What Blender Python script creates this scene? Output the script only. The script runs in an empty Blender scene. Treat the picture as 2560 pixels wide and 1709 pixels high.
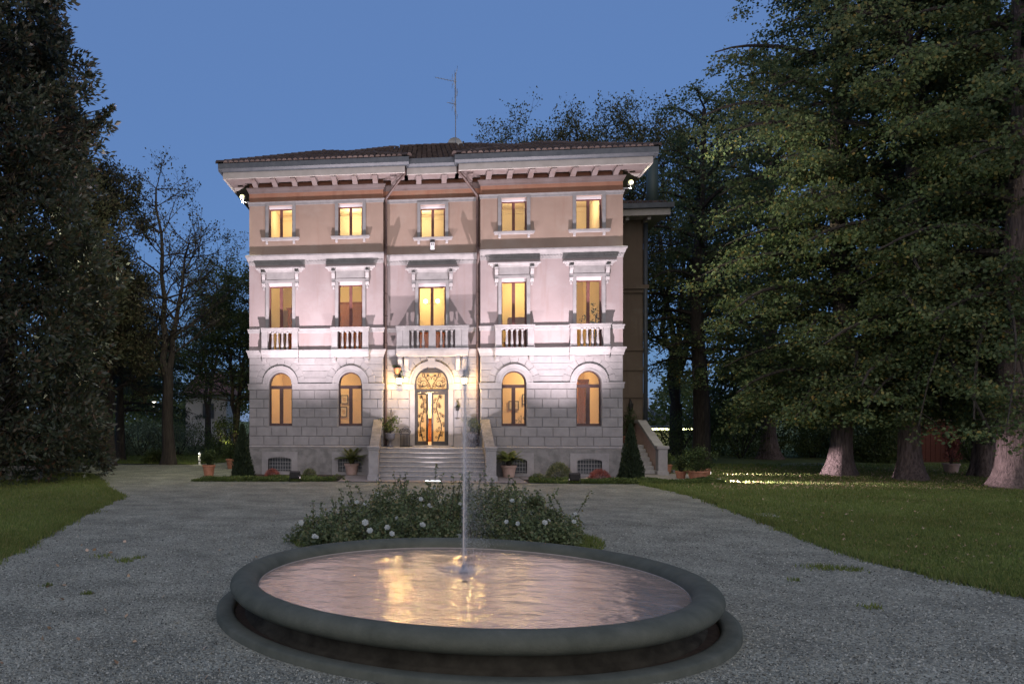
import bpy, bmesh, math, random
import numpy as np
from mathutils import Vector, Matrix
random.seed(7)
RNG = np.random.default_rng(11)
sc = bpy.context.scene
COL = sc.collection
R = math.radians

# ------------------------------------------------------------------ camera
# world frame = the villa's own axes: origin at the foot of the entrance axis, x along the
# facade, y into the building, z up.  px/py below are pixels of the 2560 x 1709 photograph.
TH = math.atan(.1217)
CT, ST = math.cos(TH), math.sin(TH)
CAM = (-.264, -31.765, 2.30)
FPX, PX0, PY0 = 1975., 820., 1045.
cd = bpy.data.cameras.new('camera')
cam = bpy.data.objects.new('camera', cd)
COL.objects.link(cam)
sc.camera = cam
cam.location = CAM
cam.rotation_euler = (math.pi / 2, 0, TH)
cd.sensor_width = 36
cd.lens = FPX / 2560 * 36
cd.shift_x = (1280 - PX0) / 2560
cd.shift_y = (PY0 - 854.5) / 2560
cd.clip_end = 2000
cd.clip_start = .1


def at(px, Y):
    "ground point on the sight line of column px at depth Y"
    L = (px - PX0) / FPX * Y
    return (CAM[0] + L * CT - Y * ST, CAM[1] + L * ST + Y * CT)


def gp(px, py, z=0.):
    "point of the horizontal plane z that shows at px, py"
    return at(px, (CAM[2] - z) * FPX / (py - PY0))


def hz(py, Y):
    return CAM[2] + (PY0 - py) / FPX * Y


def onplane(px, py, y):
    "point of the vertical plane y=const (parallel to the facade) seen at px, py"
    t = (px - PX0) / FPX
    Y = (y - CAM[1]) / (CT + t * ST)
    L = t * Y
    return CAM[0] + L * CT - Y * ST, hz(py, Y)


# ------------------------------------------------------------------ sky, twilight, exposure
w = bpy.data.worlds.new('World')
sc.world = w
w.use_nodes = True
nt = w.node_tree
bg = nt.nodes['Background']
sky = nt.nodes.new('ShaderNodeTexSky')
sky.sky_type = 'NISHITA'
sky.sun_disc = False
sky.sun_elevation = R(6)
sky.sun_rotation = R(180)
sky.ozone_density = 5
sky.dust_density = 0
mx = nt.nodes.new('ShaderNodeMix')
mx.data_type = 'RGBA'
mx.inputs[0].default_value = .66
nt.links.new(sky.outputs[0], mx.inputs[6])
mx.inputs[7].default_value = (1.66, 2.92, 6.2, 1)      # even after-sunset blue of the upper air
nt.links.new(mx.outputs[2], bg.inputs[0])
bg.inputs[1].default_value = .097
sl = bpy.data.lights.new('sun', 'SUN')
sl.energy = 1.5          # after-glow behind the viewer, very soft
sl.angle = R(80)
sl.color = (1, .82, .64)
so = bpy.data.objects.new('sun', sl)
COL.objects.link(so)
so.location = (0, -60, 30)
so.rotation_euler = (R(62), 0, R(8))
sc.view_settings.view_transform = 'Standard'
sc.view_settings.look = 'None'
sc.view_settings.exposure = 0
sc.view_settings.gamma = 1
sc.cycles.use_denoising = True
sc.cycles.max_bounces = 8
sc.cycles.transparent_max_bounces = 12
sc.cycles.diffuse_bounces = 4
sc.cycles.sample_clamp_indirect = 3
sc.cycles.use_light_tree = True


# ------------------------------------------------------------------ materials
def mat(name, col, col2=None, rough=.75, scale=4., detail=5., bump=0., bscale=None, lo=.35, hi=.65, spec=.3,
        metal=0., emit=None, estr=0., rnd=0., island=0., cols=None, transl=0., stretch=None, bdist=.02,
        vor=None, island_ramp=None):
    m = bpy.data.materials.new(name)
    m.use_nodes = True
    n = m.node_tree.nodes
    l = m.node_tree.links
    b = n['Principled BSDF']
    b.inputs['Roughness'].default_value = rough
    b.inputs['Metallic'].default_value = metal
    b.inputs['Specular IOR Level'].default_value = spec
    tc = n.new('ShaderNodeTexCoord')
    vec = tc.outputs['Object']
    if stretch:
        mp = n.new('ShaderNodeMapping')
        mp.inputs['Scale'].default_value = stretch
        l.new(vec, mp.inputs[0])
        vec = mp.outputs[0]
    src = None
    if col2 is not None or cols:
        no = n.new('ShaderNodeTexNoise')
        no.inputs['Scale'].default_value = scale
        no.inputs['Detail'].default_value = detail
        no.inputs['Roughness'].default_value = .62
        l.new(vec, no.inputs['Vector'])
        cr = n.new('ShaderNodeValToRGB')
        if cols:
            while len(cr.color_ramp.elements) < len(cols):
                cr.color_ramp.elements.new(.5)
            for e, (p, c) in zip(cr.color_ramp.elements, cols):
                e.position = p
                e.color = (*c, 1)
        else:
            cr.color_ramp.elements[0].position = lo
            cr.color_ramp.elements[0].color = (*col, 1)
            cr.color_ramp.elements[1].position = hi
            cr.color_ramp.elements[1].color = (*col2, 1)
        l.new(no.outputs[0], cr.inputs[0])
        src = cr.outputs[0]
    if island_ramp:
        ge = n.new('ShaderNodeNewGeometry')
        cr = n.new('ShaderNodeValToRGB')
        cr.color_ramp.interpolation = 'LINEAR'
        while len(cr.color_ramp.elements) < len(island_ramp):
            cr.color_ramp.elements.new(.5)
        for e, (p, c) in zip(cr.color_ramp.elements, island_ramp):
            e.position = p
            e.color = (*c, 1)
        l.new(ge.outputs['Random Per Island'], cr.inputs[0])
        if src is not None:
            mi = n.new('ShaderNodeMix')
            mi.data_type = 'RGBA'
            mi.blend_type = 'MULTIPLY'
            mi.inputs[0].default_value = 1
            l.new(cr.outputs[0], mi.inputs[6])
            l.new(src, mi.inputs[7])
            src = mi.outputs[2]
        else:
            src = cr.outputs[0]
    if vor:
        vo = n.new('ShaderNodeTexVoronoi')
        vo.inputs['Scale'].default_value = vor
        l.new(vec, vo.inputs['Vector'])
        hs = n.new('ShaderNodeHueSaturation')
        if src is None:
            hs.inputs['Color'].default_value = (*col, 1)
        else:
            l.new(src, hs.inputs['Color'])
        se = n.new('ShaderNodeSeparateColor')
        l.new(vo.outputs['Color'], se.inputs[0])
        mr = n.new('ShaderNodeMapRange')
        mr.inputs[3].default_value = .45
        mr.inputs[4].default_value = 1.5
        l.new(se.outputs[0], mr.inputs[0])
        l.new(mr.outputs[0], hs.inputs['Value'])
        src = hs.outputs[0]
    if rnd:
        oi = n.new('ShaderNodeObjectInfo')
        hs = n.new('ShaderNodeHueSaturation')
        if src is None:
            hs.inputs['Color'].default_value = (*col, 1)
        else:
            l.new(src, hs.inputs['Color'])
        mr = n.new('ShaderNodeMapRange')
        mr.inputs[3].default_value = 1 - rnd
        mr.inputs[4].default_value = 1 + rnd
        l.new(oi.outputs['Random'], mr.inputs[0])
        l.new(mr.outputs[0], hs.inputs['Value'])
        src = hs.outputs[0]
    if src is None:
        b.inputs['Base Color'].default_value = (*col, 1)
    else:
        l.new(src, b.inputs['Base Color'])
    if bump:
        if vor:
            hgt = vo.outputs['Distance']
        else:
            nb = n.new('ShaderNodeTexNoise')
            nb.inputs['Scale'].default_value = bscale or scale * 4
            nb.inputs['Detail'].default_value = 6
            l.new(vec, nb.inputs['Vector'])
            hgt = nb.outputs[0]
        bu = n.new('ShaderNodeBump')
        bu.inputs['Strength'].default_value = bump
        bu.inputs['Distance'].default_value = bdist
        if vor:
            bu.invert = True
        l.new(hgt, bu.inputs['Height'])
        l.new(bu.outputs[0], b.inputs['Normal'])
    if emit:
        b.inputs['Emission Color'].default_value = (*emit, 1)
        b.inputs['Emission Strength'].default_value = estr
    if transl:
        tr = n.new('ShaderNodeBsdfTranslucent')
        if src is not None:
            l.new(src, tr.inputs[0])
        else:
            tr.inputs[0].default_value = (*col, 1)
        ms = n.new('ShaderNodeMixShader')
        ms.inputs[0].default_value = transl
        l.new(b.outputs[0], ms.inputs[1])
        l.new(tr.outputs[0], ms.inputs[2])
        l.new(ms.outputs[0], n['Material Output'].inputs[0])
    return m


def glassmat(name, tint=(1, 1, 1), refl=.09):
    m = bpy.data.materials.new(name)
    m.use_nodes = True
    n = m.node_tree.nodes
    l = m.node_tree.links
    n.remove(n['Principled BSDF'])
    t = n.new('ShaderNodeBsdfTransparent')
    t.inputs[0].default_value = (*tint, 1)
    g = n.new('ShaderNodeBsdfGlossy')
    g.inputs['Roughness'].default_value = .02
    fr = n.new('ShaderNodeFresnel')
    fr.inputs[0].default_value = 1.45
    ms = n.new('ShaderNodeMixShader')
    l.new(fr.outputs[0], ms.inputs[0])
    l.new(t.outputs[0], ms.inputs[1])
    l.new(g.outputs[0], ms.inputs[2])
    l.new(ms.outputs[0], n['Material Output'].inputs[0])
    return m


def plaster(name, c, patch, stain):
    "painted plaster: two-tone clouding, flaked pale patches, vertical rain streaks, fine grain"
    m = bpy.data.materials.new(name)
    m.use_nodes = True
    n = m.node_tree.nodes
    l = m.node_tree.links
    b = n['Principled BSDF']
    b.inputs['Roughness'].default_value = .9
    b.inputs['Specular IOR Level'].default_value = .15
    tc = n.new('ShaderNodeTexCoord')

    def noise(scale, detail=6, st=(1, 1, 1), rough=.6):
        mp = n.new('ShaderNodeMapping')
        mp.inputs['Scale'].default_value = st
        l.new(tc.outputs['Object'], mp.inputs[0])
        no = n.new('ShaderNodeTexNoise')
        no.inputs['Scale'].default_value = scale
        no.inputs['Detail'].default_value = detail
        no.inputs['Roughness'].default_value = rough
        l.new(mp.outputs[0], no.inputs[0])
        return no.outputs[0]

    def ramp(src, a, bb, ca, cb):
        cr = n.new('ShaderNodeValToRGB')
        cr.color_ramp.elements[0].position = a
        cr.color_ramp.elements[1].position = bb
        cr.color_ramp.elements[0].color = (*ca, 1)
        cr.color_ramp.elements[1].color = (*cb, 1)
        l.new(src, cr.inputs[0])
        return cr.outputs[0]

    def mix(f, a, bb, mode='MIX'):
        mi = n.new('ShaderNodeMix')
        mi.data_type = 'RGBA'
        mi.blend_type = mode
        l.new(f, mi.inputs[0])
        l.new(a, mi.inputs[6])
        l.new(bb, mi.inputs[7])
        return mi.outputs[2]
    one = (1, 1, 1)
    base = ramp(noise(.8), .35, .7, c, tuple(x * .82 for x in c))
    pt = n.new('ShaderNodeRGB')
    pt.outputs[0].default_value = (*patch, 1)
    base = mix(ramp(noise(.8, 10, (1, 1, 1.2), .72), .50, .66, (0, 0, 0), (.7, .7, .7)), base, pt.outputs[0])
    sn = n.new('ShaderNodeRGB')
    sn.outputs[0].default_value = (*stain, 1)
    base = mix(ramp(noise(3.2, 6, (1, 1, .10)), .53, .72, (0, 0, 0), (.7, .7, .7)), base, sn.outputs[0])
    l.new(base, b.inputs[0])
    bu = n.new('ShaderNodeBump')
    bu.inputs['Strength'].default_value = .25
    bu.inputs['Distance'].default_value = .01
    l.new(noise(30), bu.inputs['Height'])
    l.new(bu.outputs[0], b.inputs['Normal'])
    return m


M = {}
M['plaster1'] = plaster('pink_plaster', (.375, .308, .298), (.385, .345, .338), (.31, .225, .205))
M['plaster2'] = plaster('peach_plaster', (.355, .262, .208), (.36, .29, .24), (.30, .20, .155))
M['orange'] = plaster('orange_plaster', (.36, .19, .125), (.34, .23, .165), (.27, .135, .09))
M['stone'] = mat('facade_stone', (.262, .25, .245), (.33, .312, .305), scale=2.2, bump=.35, bscale=25, rough=.88, rnd=.05)
M['trim'] = mat('stone_trim', (.275, .262, .256), (.355, .338, .33), scale=3, bump=.25, bscale=30, rough=.85)
M['joint'] = mat('mortar_joint', (.235, .226, .222), (.285, .273, .268), scale=6, rough=.95)
M['plinth'] = mat('rubble_plinth', (.18, .175, .165), (.27, .258, .245), scale=3.2, detail=8, bump=.6, bscale=9, rough=.95, lo=.4, hi=.6)
M['surround3'] = mat('grey_window_surround', (.22, .215, .215), (.27, .265, .26), scale=5, rough=.85)
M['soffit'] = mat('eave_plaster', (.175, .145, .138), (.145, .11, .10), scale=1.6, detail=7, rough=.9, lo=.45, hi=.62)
M['fascia'] = mat('eave_board', (.32, .30, .27), (.38, .355, .325), scale=3, rough=.8)
M['gutter'] = mat('gutter_metal', (.045, .055, .065), (.07, .08, .09), scale=5, rough=.5, spec=.4)
M['pipe'] = mat('brown_downpipe', (.075, .05, .045), (.11, .075, .065), scale=6, rough=.5)
M['tile'] = mat('roof_tile', (.10, .07, .06), rough=.9, island_ramp=[(0, (.06, .045, .04)), (.5, (.09, .067, .058)), (1, (.125, .095, .085))])
M['frame'] = mat('window_wood', (.14, .055, .045), (.19, .08, .07), scale=8, rough=.55)
M['framed'] = mat('dark_window_wood', (.075, .045, .04), (.11, .065, .06), scale=8, rough=.5)
M['shutter'] = mat('shutter_slat_box', (.72, .70, .72), rough=.5)
M['glass'] = glassmat('window_glass', (.96, .97, .96))
M['iron'] = mat('black_iron', (.03, .03, .032), (.05, .048, .045), scale=20, rough=.55, metal=.4)
M['doorpaint'] = mat('dark_door_paint', (.05, .047, .047), (.07, .065, .062), scale=9, rough=.45)
M['frost'] = mat('frosted_glass', (.96, .82, .52), rough=.5, transl=.72)
M['step'] = mat('step_stone', (.28, .272, .272), (.36, .35, .345), scale=6, rough=.7, bump=.1)
M['terra'] = mat('terracotta', (.34, .145, .085), (.44, .21, .13), scale=6, rough=.85, bump=.2)
M['terrap'] = mat('pale_terracotta', (.46, .32, .27), (.54, .39, .33), scale=6, rough=.85, bump=.2)
M['soil'] = mat('soil', (.05, .035, .025), (.08, .06, .04), scale=12, rough=1)
M['paving'] = mat('paving_slab', (.27, .24, .215), (.34, .30, .27), scale=3, rough=.85, bump=.2)
M['gravel'] = mat('gravel', (.185, .184, .138), (.32, .317, .238), scale=1.1, detail=10, rough=.95, vor=46, bump=.9, bdist=.012)
M['pebble'] = mat('pebble', (.4, .4, .4), rough=.9, island_ramp=[(0, (.05, .05, .04)), (.3, (.165, .162, .122)), (.7, (.30, .295, .225)), (1, (.52, .51, .41))])
M['grass'] = mat('lawn_soil', (.105, .135, .038), (.145, .17, .055), scale=.7, detail=8, rough=1, bump=.5, bscale=60)
M['blade'] = mat('grass_blade', (.06, .1, .03), (1, 1, 1), cols=[(.3, (.78, .72, .6)), (.65, (1.1, 1.1, 1.0))], scale=.35, rough=.7,
                 transl=.3, island_ramp=[(0, (.11, .16, .04)), (.7, (.175, .23, .065)), (1, (.26, .25, .11))])
M['litter'] = mat('fallen_leaf', (.4, .3, .2), rough=.8, transl=.2,
                  island_ramp=[(0, (.28, .17, .09)), (.5, (.48, .33, .20)), (1, (.62, .46, .33))])
M['bark'] = mat('linden_bark', (.10, .075, .067), (.23, .172, .155), scale=3, detail=9, stretch=(6, 6, .6), bump=1., bscale=8, rough=.95, lo=.38, hi=.62, bdist=.06)
M['bark2'] = mat('dark_bark', (.03, .025, .022), (.065, .054, .045), scale=4, stretch=(4, 4, .6), bump=.8, bscale=9, rough=.95)


def leafmat(name, ramp, clump=.3, transl=.28, rough=.55, sc_=.45, spec=.25):
    return mat(name, (1, 1, 1), cols=[(.32, (1 - clump,) * 3), (.68, (1 + clump,) * 3)], scale=sc_, detail=3, rough=rough,
               transl=transl, island_ramp=ramp, spec=spec)


M['linden'] = leafmat('linden_leaf', [(0, (.075, .115, .05)), (.55, (.115, .155, .066)), (.88, (.165, .185, .075)), (.985, (.25, .20, .06)), (1, (.32, .21, .06))], transl=.42, clump=.3)
M['magnolia'] = leafmat('magnolia_leaf', [(0, (.032, .046, .028)), (.55, (.055, .07, .042)), (.85, (.082, .078, .046)), (1, (.11, .06, .036))], rough=.38, spec=.5)
M['bronze'] = leafmat('bronze_leaf', [(0, (.05, .058, .03)), (.6, (.08, .082, .042)), (1, (.115, .085, .048))], transl=.4)
M['beech'] = leafmat('beech_leaf', [(0, (.06, .078, .026)), (.6, (.10, .11, .04)), (1, (.17, .125, .05))], transl=.4)
M['cedar'] = leafmat('cedar_needle', [(0, (.028, .05, .038)), (1, (.055, .085, .06))])
M['hedge'] = leafmat('hedge_leaf', [(0, (.06, .085, .026)), (.7, (.10, .13, .04)), (1, (.15, .17, .06))], transl=.4)
M['hedgepale'] = leafmat('pale_hedge_leaf', [(0, (.13, .16, .085)), (1, (.21, .24, .14))])
M['conifer'] = leafmat('cypress_leaf', [(0, (.025, .04, .022)), (1, (.05, .072, .036))])
M['rose'] = leafmat('rose_leaf', [(0, (.10, .135, .06)), (.7, (.16, .20, .09)), (1, (.23, .20, .10))], sc_=1.2)
M['redshrub'] = leafmat('red_shrub_leaf', [(0, (.30, .09, .07)), (1, (.46, .17, .13))], sc_=4)
M['greyshrub'] = leafmat('grey_green_leaf', [(0, (.13, .15, .07)), (1, (.25, .27, .14))], sc_=4)
M['cover'] = leafmat('ground_cover_leaf', [(0, (.07, .11, .03)), (1, (.15, .19, .055))], sc_=2)
M['potleaf'] = leafmat('pot_plant_leaf', [(0, (.035, .06, .02)), (1, (.075, .105, .035))], sc_=2)
M['cycad'] = leafmat('cycad_leaf', [(0, (.14, .18, .04)), (1, (.26, .28, .075))], sc_=3)
M['urn'] = mat('grey_urn', (.11, .11, .125), (.16, .16, .175), scale=7, rough=.7)
M['petal'] = mat('white_petal', (.55, .58, .54), (.68, .70, .65), scale=20, rough=.7, transl=.3)
M['basin'] = mat('fountain_concrete', (1, 1, 1), cols=[(.25, (.07, .077, .058)), (.45, (.092, .099, .075)), (.62, (.112, .118, .09)), (.78, (.14, .144, .113))],
                 scale=3.4, detail=14, rough=.85, spec=.2, bump=.6, bscale=45, bdist=.008)
M['basinpale'] = mat('basin_lining', (.30, .27, .23), (.40, .36, .31), scale=6, rough=.8, bump=.2)
M['white'] = mat('white_paint', (.7, .7, .7), rough=.6)
M['galv'] = mat('galvanised_metal', (.3, .3, .3), rough=.45, metal=.6)
M['dish'] = mat('dish_paint', (.42, .42, .40), rough=.6)
M['wood'] = mat('dark_cabinet_wood', (.26, .085, .03), (.36, .13, .05), scale=5, stretch=(6, 6, .6), rough=.4)
M['paper'] = mat('print_paper', (.74, .62, .42), (.60, .47, .30), scale=14, rough=.8)
M['sofa'] = mat('sofa_fabric', (.36, .20, .14), rough=.95)
M['greydoor'] = mat('grey_room_door', (.30, .29, .28), rough=.6)
M['floorwood'] = mat('room_floor', (.28, .16, .08), (.36, .21, .11), scale=5, rough=.5)
M['wingwall'] = plaster('shaded_wing_plaster', (.155, .12, .09), (.17, .145, .115), (.11, .08, .06))  # darker copy of the peach plaster stands in for shade on the wing
M['shed'] = mat('shed_board', (.085, .026, .018), (.12, .04, .026), scale=4, stretch=(1, 1, 8), rough=.8)
M['housewall'] = mat('neighbour_wall', (.5, .48, .44), (.42, .40, .37), scale=1, rough=.9)
M['slate'] = mat('neighbour_roof', (.10, .115, .13), (.14, .155, .17), scale=6, rough=.8)
M['redroof'] = mat('neighbour_tiles', (.16, .085, .065), (.22, .12, .09), scale=6, rough=.9)
M['benchstone'] = mat('bench_stone', (.20, .195, .18), (.30, .29, .265), scale=7, rough=.9, bump=.3)


def emis(name, c, s):
    return mat(name, (0, 0, 0), rough=1, emit=c, estr=s)


# ------------------------------------------------------------------ mesh helpers
def link(name, me, parent=None, m=None, kind=None, label=None, cat=None, group=None):
    o = bpy.data.objects.new(name, me)
    COL.objects.link(o)
    if parent is not None:
        o.parent = parent
    if m is not None and me is not None:
        me.materials.append(m)
    if kind:
        o['kind'] = kind
    if label:
        o['label'] = label
    if cat:
        o['category'] = cat
    if group:
        o['group'] = group
    return o


def thing(name, loc, label, cat, group=None, rz=0.):
    o = link(name, None, label=label, cat=cat, group=group)
    o.location = loc
    o.rotation_euler = (0, 0, rz)
    o.empty_display_size = .2
    return o


class MB:
    def __init__(s):
        s.v = []
        s.f = []

    def add(s, vs, fs):
        n = len(s.v)
        s.v += [tuple(map(float, q)) for q in vs]
        s.f += [tuple(n + i for i in q) for q in fs]
        return s

    def box(s, x0, x1, y0, y1, z0, z1):
        return s.add([(x0, y0, z0), (x1, y0, z0), (x1, y1, z0), (x0, y1, z0), (x0, y0, z1), (x1, y0, z1), (x1, y1, z1), (x0, y1, z1)],
                     [(0, 3, 2, 1), (4, 5, 6, 7), (0, 1, 5, 4), (1, 2, 6, 5), (2, 3, 7, 6), (3, 0, 4, 7)])

    def hexa(s, a, b):
        "a, b: two rings of four points"
        return s.add(list(a) + list(b), [(0, 3, 2, 1), (4, 5, 6, 7), (0, 1, 5, 4), (1, 2, 6, 5), (2, 3, 7, 6), (3, 0, 4, 7)])

    def prism(s, pts, y0, y1):
        "polygon pts (x, z) extruded along y"
        n = len(pts)
        vs = [(x, y0, z) for x, z in pts] + [(x, y1, z) for x, z in pts]
        fs = [tuple(range(n)), tuple(range(2 * n - 1, n - 1, -1))]
        fs += [(i, i + n, (i + 1) % n + n, (i + 1) % n) for i in range(n)]
        return s.add(vs, fs)

    def prismx(s, pts, x0, x1):
        "polygon pts (y, z) extruded along x"
        n = len(pts)
        vs = [(x0, y, z) for y, z in pts] + [(x1, y, z) for y, z in pts]
        fs = [tuple(range(n)), tuple(range(2 * n - 1, n - 1, -1))]
        fs += [(i, i + n, (i + 1) % n + n, (i + 1) % n) for i in range(n)]
        return s.add(vs, fs)

    def cornice(s, x0, x1, yf, layers, el=1, er=1, yb=.0):
        "stacked mouldings in front of plane yf: (z0, z1, p_bottom, p_top)"
        for z0, z1, p0, p1 in layers:
            s.hexa([(x0 - p0 * el, yf - p0, z0), (x1 + p0 * er, yf - p0, z0), (x1 + p0 * er, yf + yb, z0), (x0 - p0 * el, yf + yb, z0)],
                   [(x0 - p1 * el, yf - p1, z1), (x1 + p1 * er, yf - p1, z1), (x1 + p1 * er, yf + yb, z1), (x0 - p1 * el, yf + yb, z1)])
        return s

    def lathe(s, prof, cx=0, cy=0, n=16, cap=True, a0=0):
        vs = []
        for r, z in prof:
            for k in range(n):
                a = a0 + 2 * math.pi * k / n
                vs.append((cx + r * math.cos(a), cy + r * math.sin(a), z))
        fs = []
        for i in range(len(prof) - 1):
            for k in range(n):
                k2 = (k + 1) % n
                fs.append((i * n + k, i * n + k2, (i + 1) * n + k2, (i + 1) * n + k))
        if cap:
            fs.append(tuple(range(n - 1, -1, -1)))
            fs.append(tuple(range((len(prof) - 1) * n, len(prof) * n)))
        return s.add(vs, fs)

    def tube(s, pts, rad, n=6, cap=True):
        pts = [Vector(p) for p in pts]
        if not hasattr(rad, '__len__'):
            rad = [rad] * len(pts)
        vs = []
        up = Vector((.13, .21, .97))
        for i, p in enumerate(pts):
            d = (pts[min(i + 1, len(pts) - 1)] - pts[max(i - 1, 0)])
            if d.length < 1e-9:
                d = Vector((0, 0, 1))
            d.normalize()
            if i == 0:
                a = d.cross(up)
                if a.length < .2:
                    a = d.cross(Vector((1, 0, 0)))
            else:
                a = a - d * a.dot(d)
            a.normalize()
            b = d.cross(a)
            for k in range(n):
                t = 2 * math.pi * k / n
                vs.append(p + (a * math.cos(t) + b * math.sin(t)) * rad[i])
        fs = []
        for i in range(len(pts) - 1):
            for k in range(n):
                k2 = (k + 1) % n
                fs.append((i * n + k, i * n + k2, (i + 1) * n + k2, (i + 1) * n + k))
        if cap:
            fs.append(tuple(range(n - 1, -1, -1)))
            fs.append(tuple(range((len(pts) - 1) * n, len(pts) * n)))
        return s.add(vs, fs)

    def archring(s, cx, cz, r0, r1, y0, y1, a0=0., a1=math.pi, n=18):
        for k in range(n):
            t0 = a0 + (a1 - a0) * k / n
            t1 = a0 + (a1 - a0) * (k + 1) / n
            q = [(cx + r0 * math.cos(t0), cz + r0 * math.sin(t0)), (cx + r1 * math.cos(t0), cz + r1 * math.sin(t0)),
                 (cx + r1 * math.cos(t1), cz + r1 * math.sin(t1)), (cx + r0 * math.cos(t1), cz + r0 * math.sin(t1))]
            s.hexa([(x, y0, z) for x, z in q], [(x, y1, z) for x, z in q])
        return s

    def mesh(s, name, smooth=False, weld=False):
        me = bpy.data.meshes.new(name)
        me.from_pydata(s.v, [], s.f)
        bm = bmesh.new()
        bm.from_mesh(me)
        if weld:
            bmesh.ops.remove_doubles(bm, verts=bm.verts, dist=1e-5)
        bmesh.ops.recalc_face_normals(bm, faces=bm.faces)
        bm.to_mesh(me)
        bm.free()
        if smooth:
            me.polygons.foreach_set('use_smooth', [True] * len(me.polygons))
        me.update()
        return me

    def build(s, name, m, parent=None, smooth=False, bevel=0, **k):
        me = s.mesh(name, smooth)
        o = link(name, me, parent, m, **k)
        if bevel:
            bv = o.modifiers.new('bevel', 'BEVEL')
            bv.width = bevel
            bv.segments = 1
            bv.limit_method = 'ANGLE'
        return o


def dup(o, parent=None, loc=None, rz=None, **props):
    c = o.copy()
    COL.objects.link(c)
    c.parent = parent
    if loc is not None:
        c.location = loc
    if rz is not None:
        c.rotation_euler = (0, 0, rz)
    for k, v in props.items():
        c[k] = v
    for ch in list(o.children):
        dup(ch, c)
    return c


def lamp(name, kind, parent, loc, energy, color, target=None, size=.1, spot=None, blend=.6):
    ld = bpy.data.lights.new(name, kind)
    ld.energy = energy
    ld.color = color
    if kind in ('POINT', 'SPOT'):
        ld.shadow_soft_size = size
    if kind == 'SPOT':
        ld.spot_size = spot
        ld.spot_blend = blend
    o = bpy.data.objects.new(name, ld)
    COL.objects.link(o)
    o.parent = parent
    o.location = loc
    if target is not None:
        d = Vector(target) - Vector(loc)
        o.rotation_euler = d.to_track_quat('-Z', 'Y').to_euler()
    return o


# ---- numpy leaf meshes
def nrm(a):
    return a / np.maximum(np.linalg.norm(a, axis=1, keepdims=True), 1e-9)


def quads(name, V, m, parent=None, tri=False, **k):
    "V: (N, 4 or 3, 3) leaf corners"
    N, c = V.shape[:2]
    me = bpy.data.meshes.new(name)
    me.vertices.add(N * c)
    me.vertices.foreach_set('co', V.reshape(-1).astype(np.float32))
    me.loops.add(N * c)
    me.loops.foreach_set('vertex_index', np.arange(N * c, dtype=np.int32))
    me.polygons.add(N)
    me.polygons.foreach_set('loop_start', np.arange(0, N * c, c, dtype=np.int32))
    me.update(calc_edges=True)
    return link(name, me, parent, m, **k)


def leaves(C, size, aspect=.55, axis=None, aw=.6, nbias=(0, 0, 1), nw=1., rng=RNG, var=.35):
    N = len(C)
    rd = rng.normal(size=(N, 3))
    a = nrm(rd)
    if axis is not None:
        a = nrm(axis * aw + a * (1 - aw))
    n = nrm(np.asarray(nbias)[None, :] * nw + nrm(rng.normal(size=(N, 3))))
    b = nrm(np.cross(n, a))
    s = (size * (1 + var * rng.uniform(-1, 1, N)))[:, None]
    base = C - a * s * .5
    tip = C + a * s * .5
    mid = C - a * s * .06 + np.cross(a, b) * s * .06
    return np.stack([base, mid + b * s * aspect * .5, tip, mid - b * s * aspect * .5], 1)


def blobs(C, rad, n, flat=1., rng=RNG, power=.5):
    "n points in an ellipsoid round each centre; returns points and outward directions"
    N = len(C)
    d = nrm(rng.normal(size=(N * n, 3)))
    rr = rng.uniform(0, 1, N * n) ** power
    rad = np.broadcast_to(np.asarray(rad, float).reshape(-1, 1), (N, 1)).repeat(n, 0)
    off = d * rr[:, None] * rad
    off[:, 2] *= flat
    return C.repeat(n, 0) + off, d


class Branches:
    "tapering tubes collected for one tree"

    def __init__(s):
        s.mb = MB()

    def limb(s, p, q, r0, r1, sag=0., n=5, seg=5, wob=.06, rng=random):
        p = Vector(p)
        q = Vector(q)
        L = (q - p).length
        pts = []
        for i in range(seg + 1):
            t = i / seg
            x = p.lerp(q, t)
            x.z += sag * math.sin(math.pi * t)
            if 0 < i < seg:
                x += Vector((rng.uniform(-1, 1), rng.uniform(-1, 1), rng.uniform(-1, 1))) * wob * L
            pts.append(x)
        s.mb.tube(pts, [r0 + (r1 - r0) * (i / seg) ** .8 for i in range(seg + 1)], n, cap=False)
        return pts


def trunk_rings(mb, path, rad, n=26, flare=0., lobes=5, ridge=.04, seed=0, base=0.):
    rg = random.Random(seed)
    ph = [rg.uniform(0, 6.28) for _ in range(6)]
    lob = [(rg.uniform(.6, 1.2), 2 * math.pi * (k + rg.uniform(-.3, .3)) / lobes) for k in range(lobes)]
    vs = []
    for (x, y, z), r in zip(path, rad):
        hgt = z - base
        for k in range(n):
            a = 2 * math.pi * k / n
            rr = r * (1 + ridge * math.sin(9 * a + ph[0] + .3 * hgt) + ridge * .8 * math.sin(5 * a + ph[1] - .5 * hgt) + .03 * math.sin(2 * a + ph[2] + hgt))
            if flare:
                e = math.exp(-max(hgt, 0) / .55)
                l = sum(w_ * max(0, math.cos((a - c) * 1.0)) ** 8 for w_, c in lob)
                rr += r * flare * e * (.45 + .75 * l)
            vs.append((x + rr * math.cos(a), y + rr * math.sin(a), z))
    fs = []
    m = len(path)
    for i in range(m - 1):
        for k in range(n):
            k2 = (k + 1) % n
            fs.append((i * n + k, i * n + k2, (i + 1) * n + k2, (i + 1) * n + k))
    mb.add(vs, fs)


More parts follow.
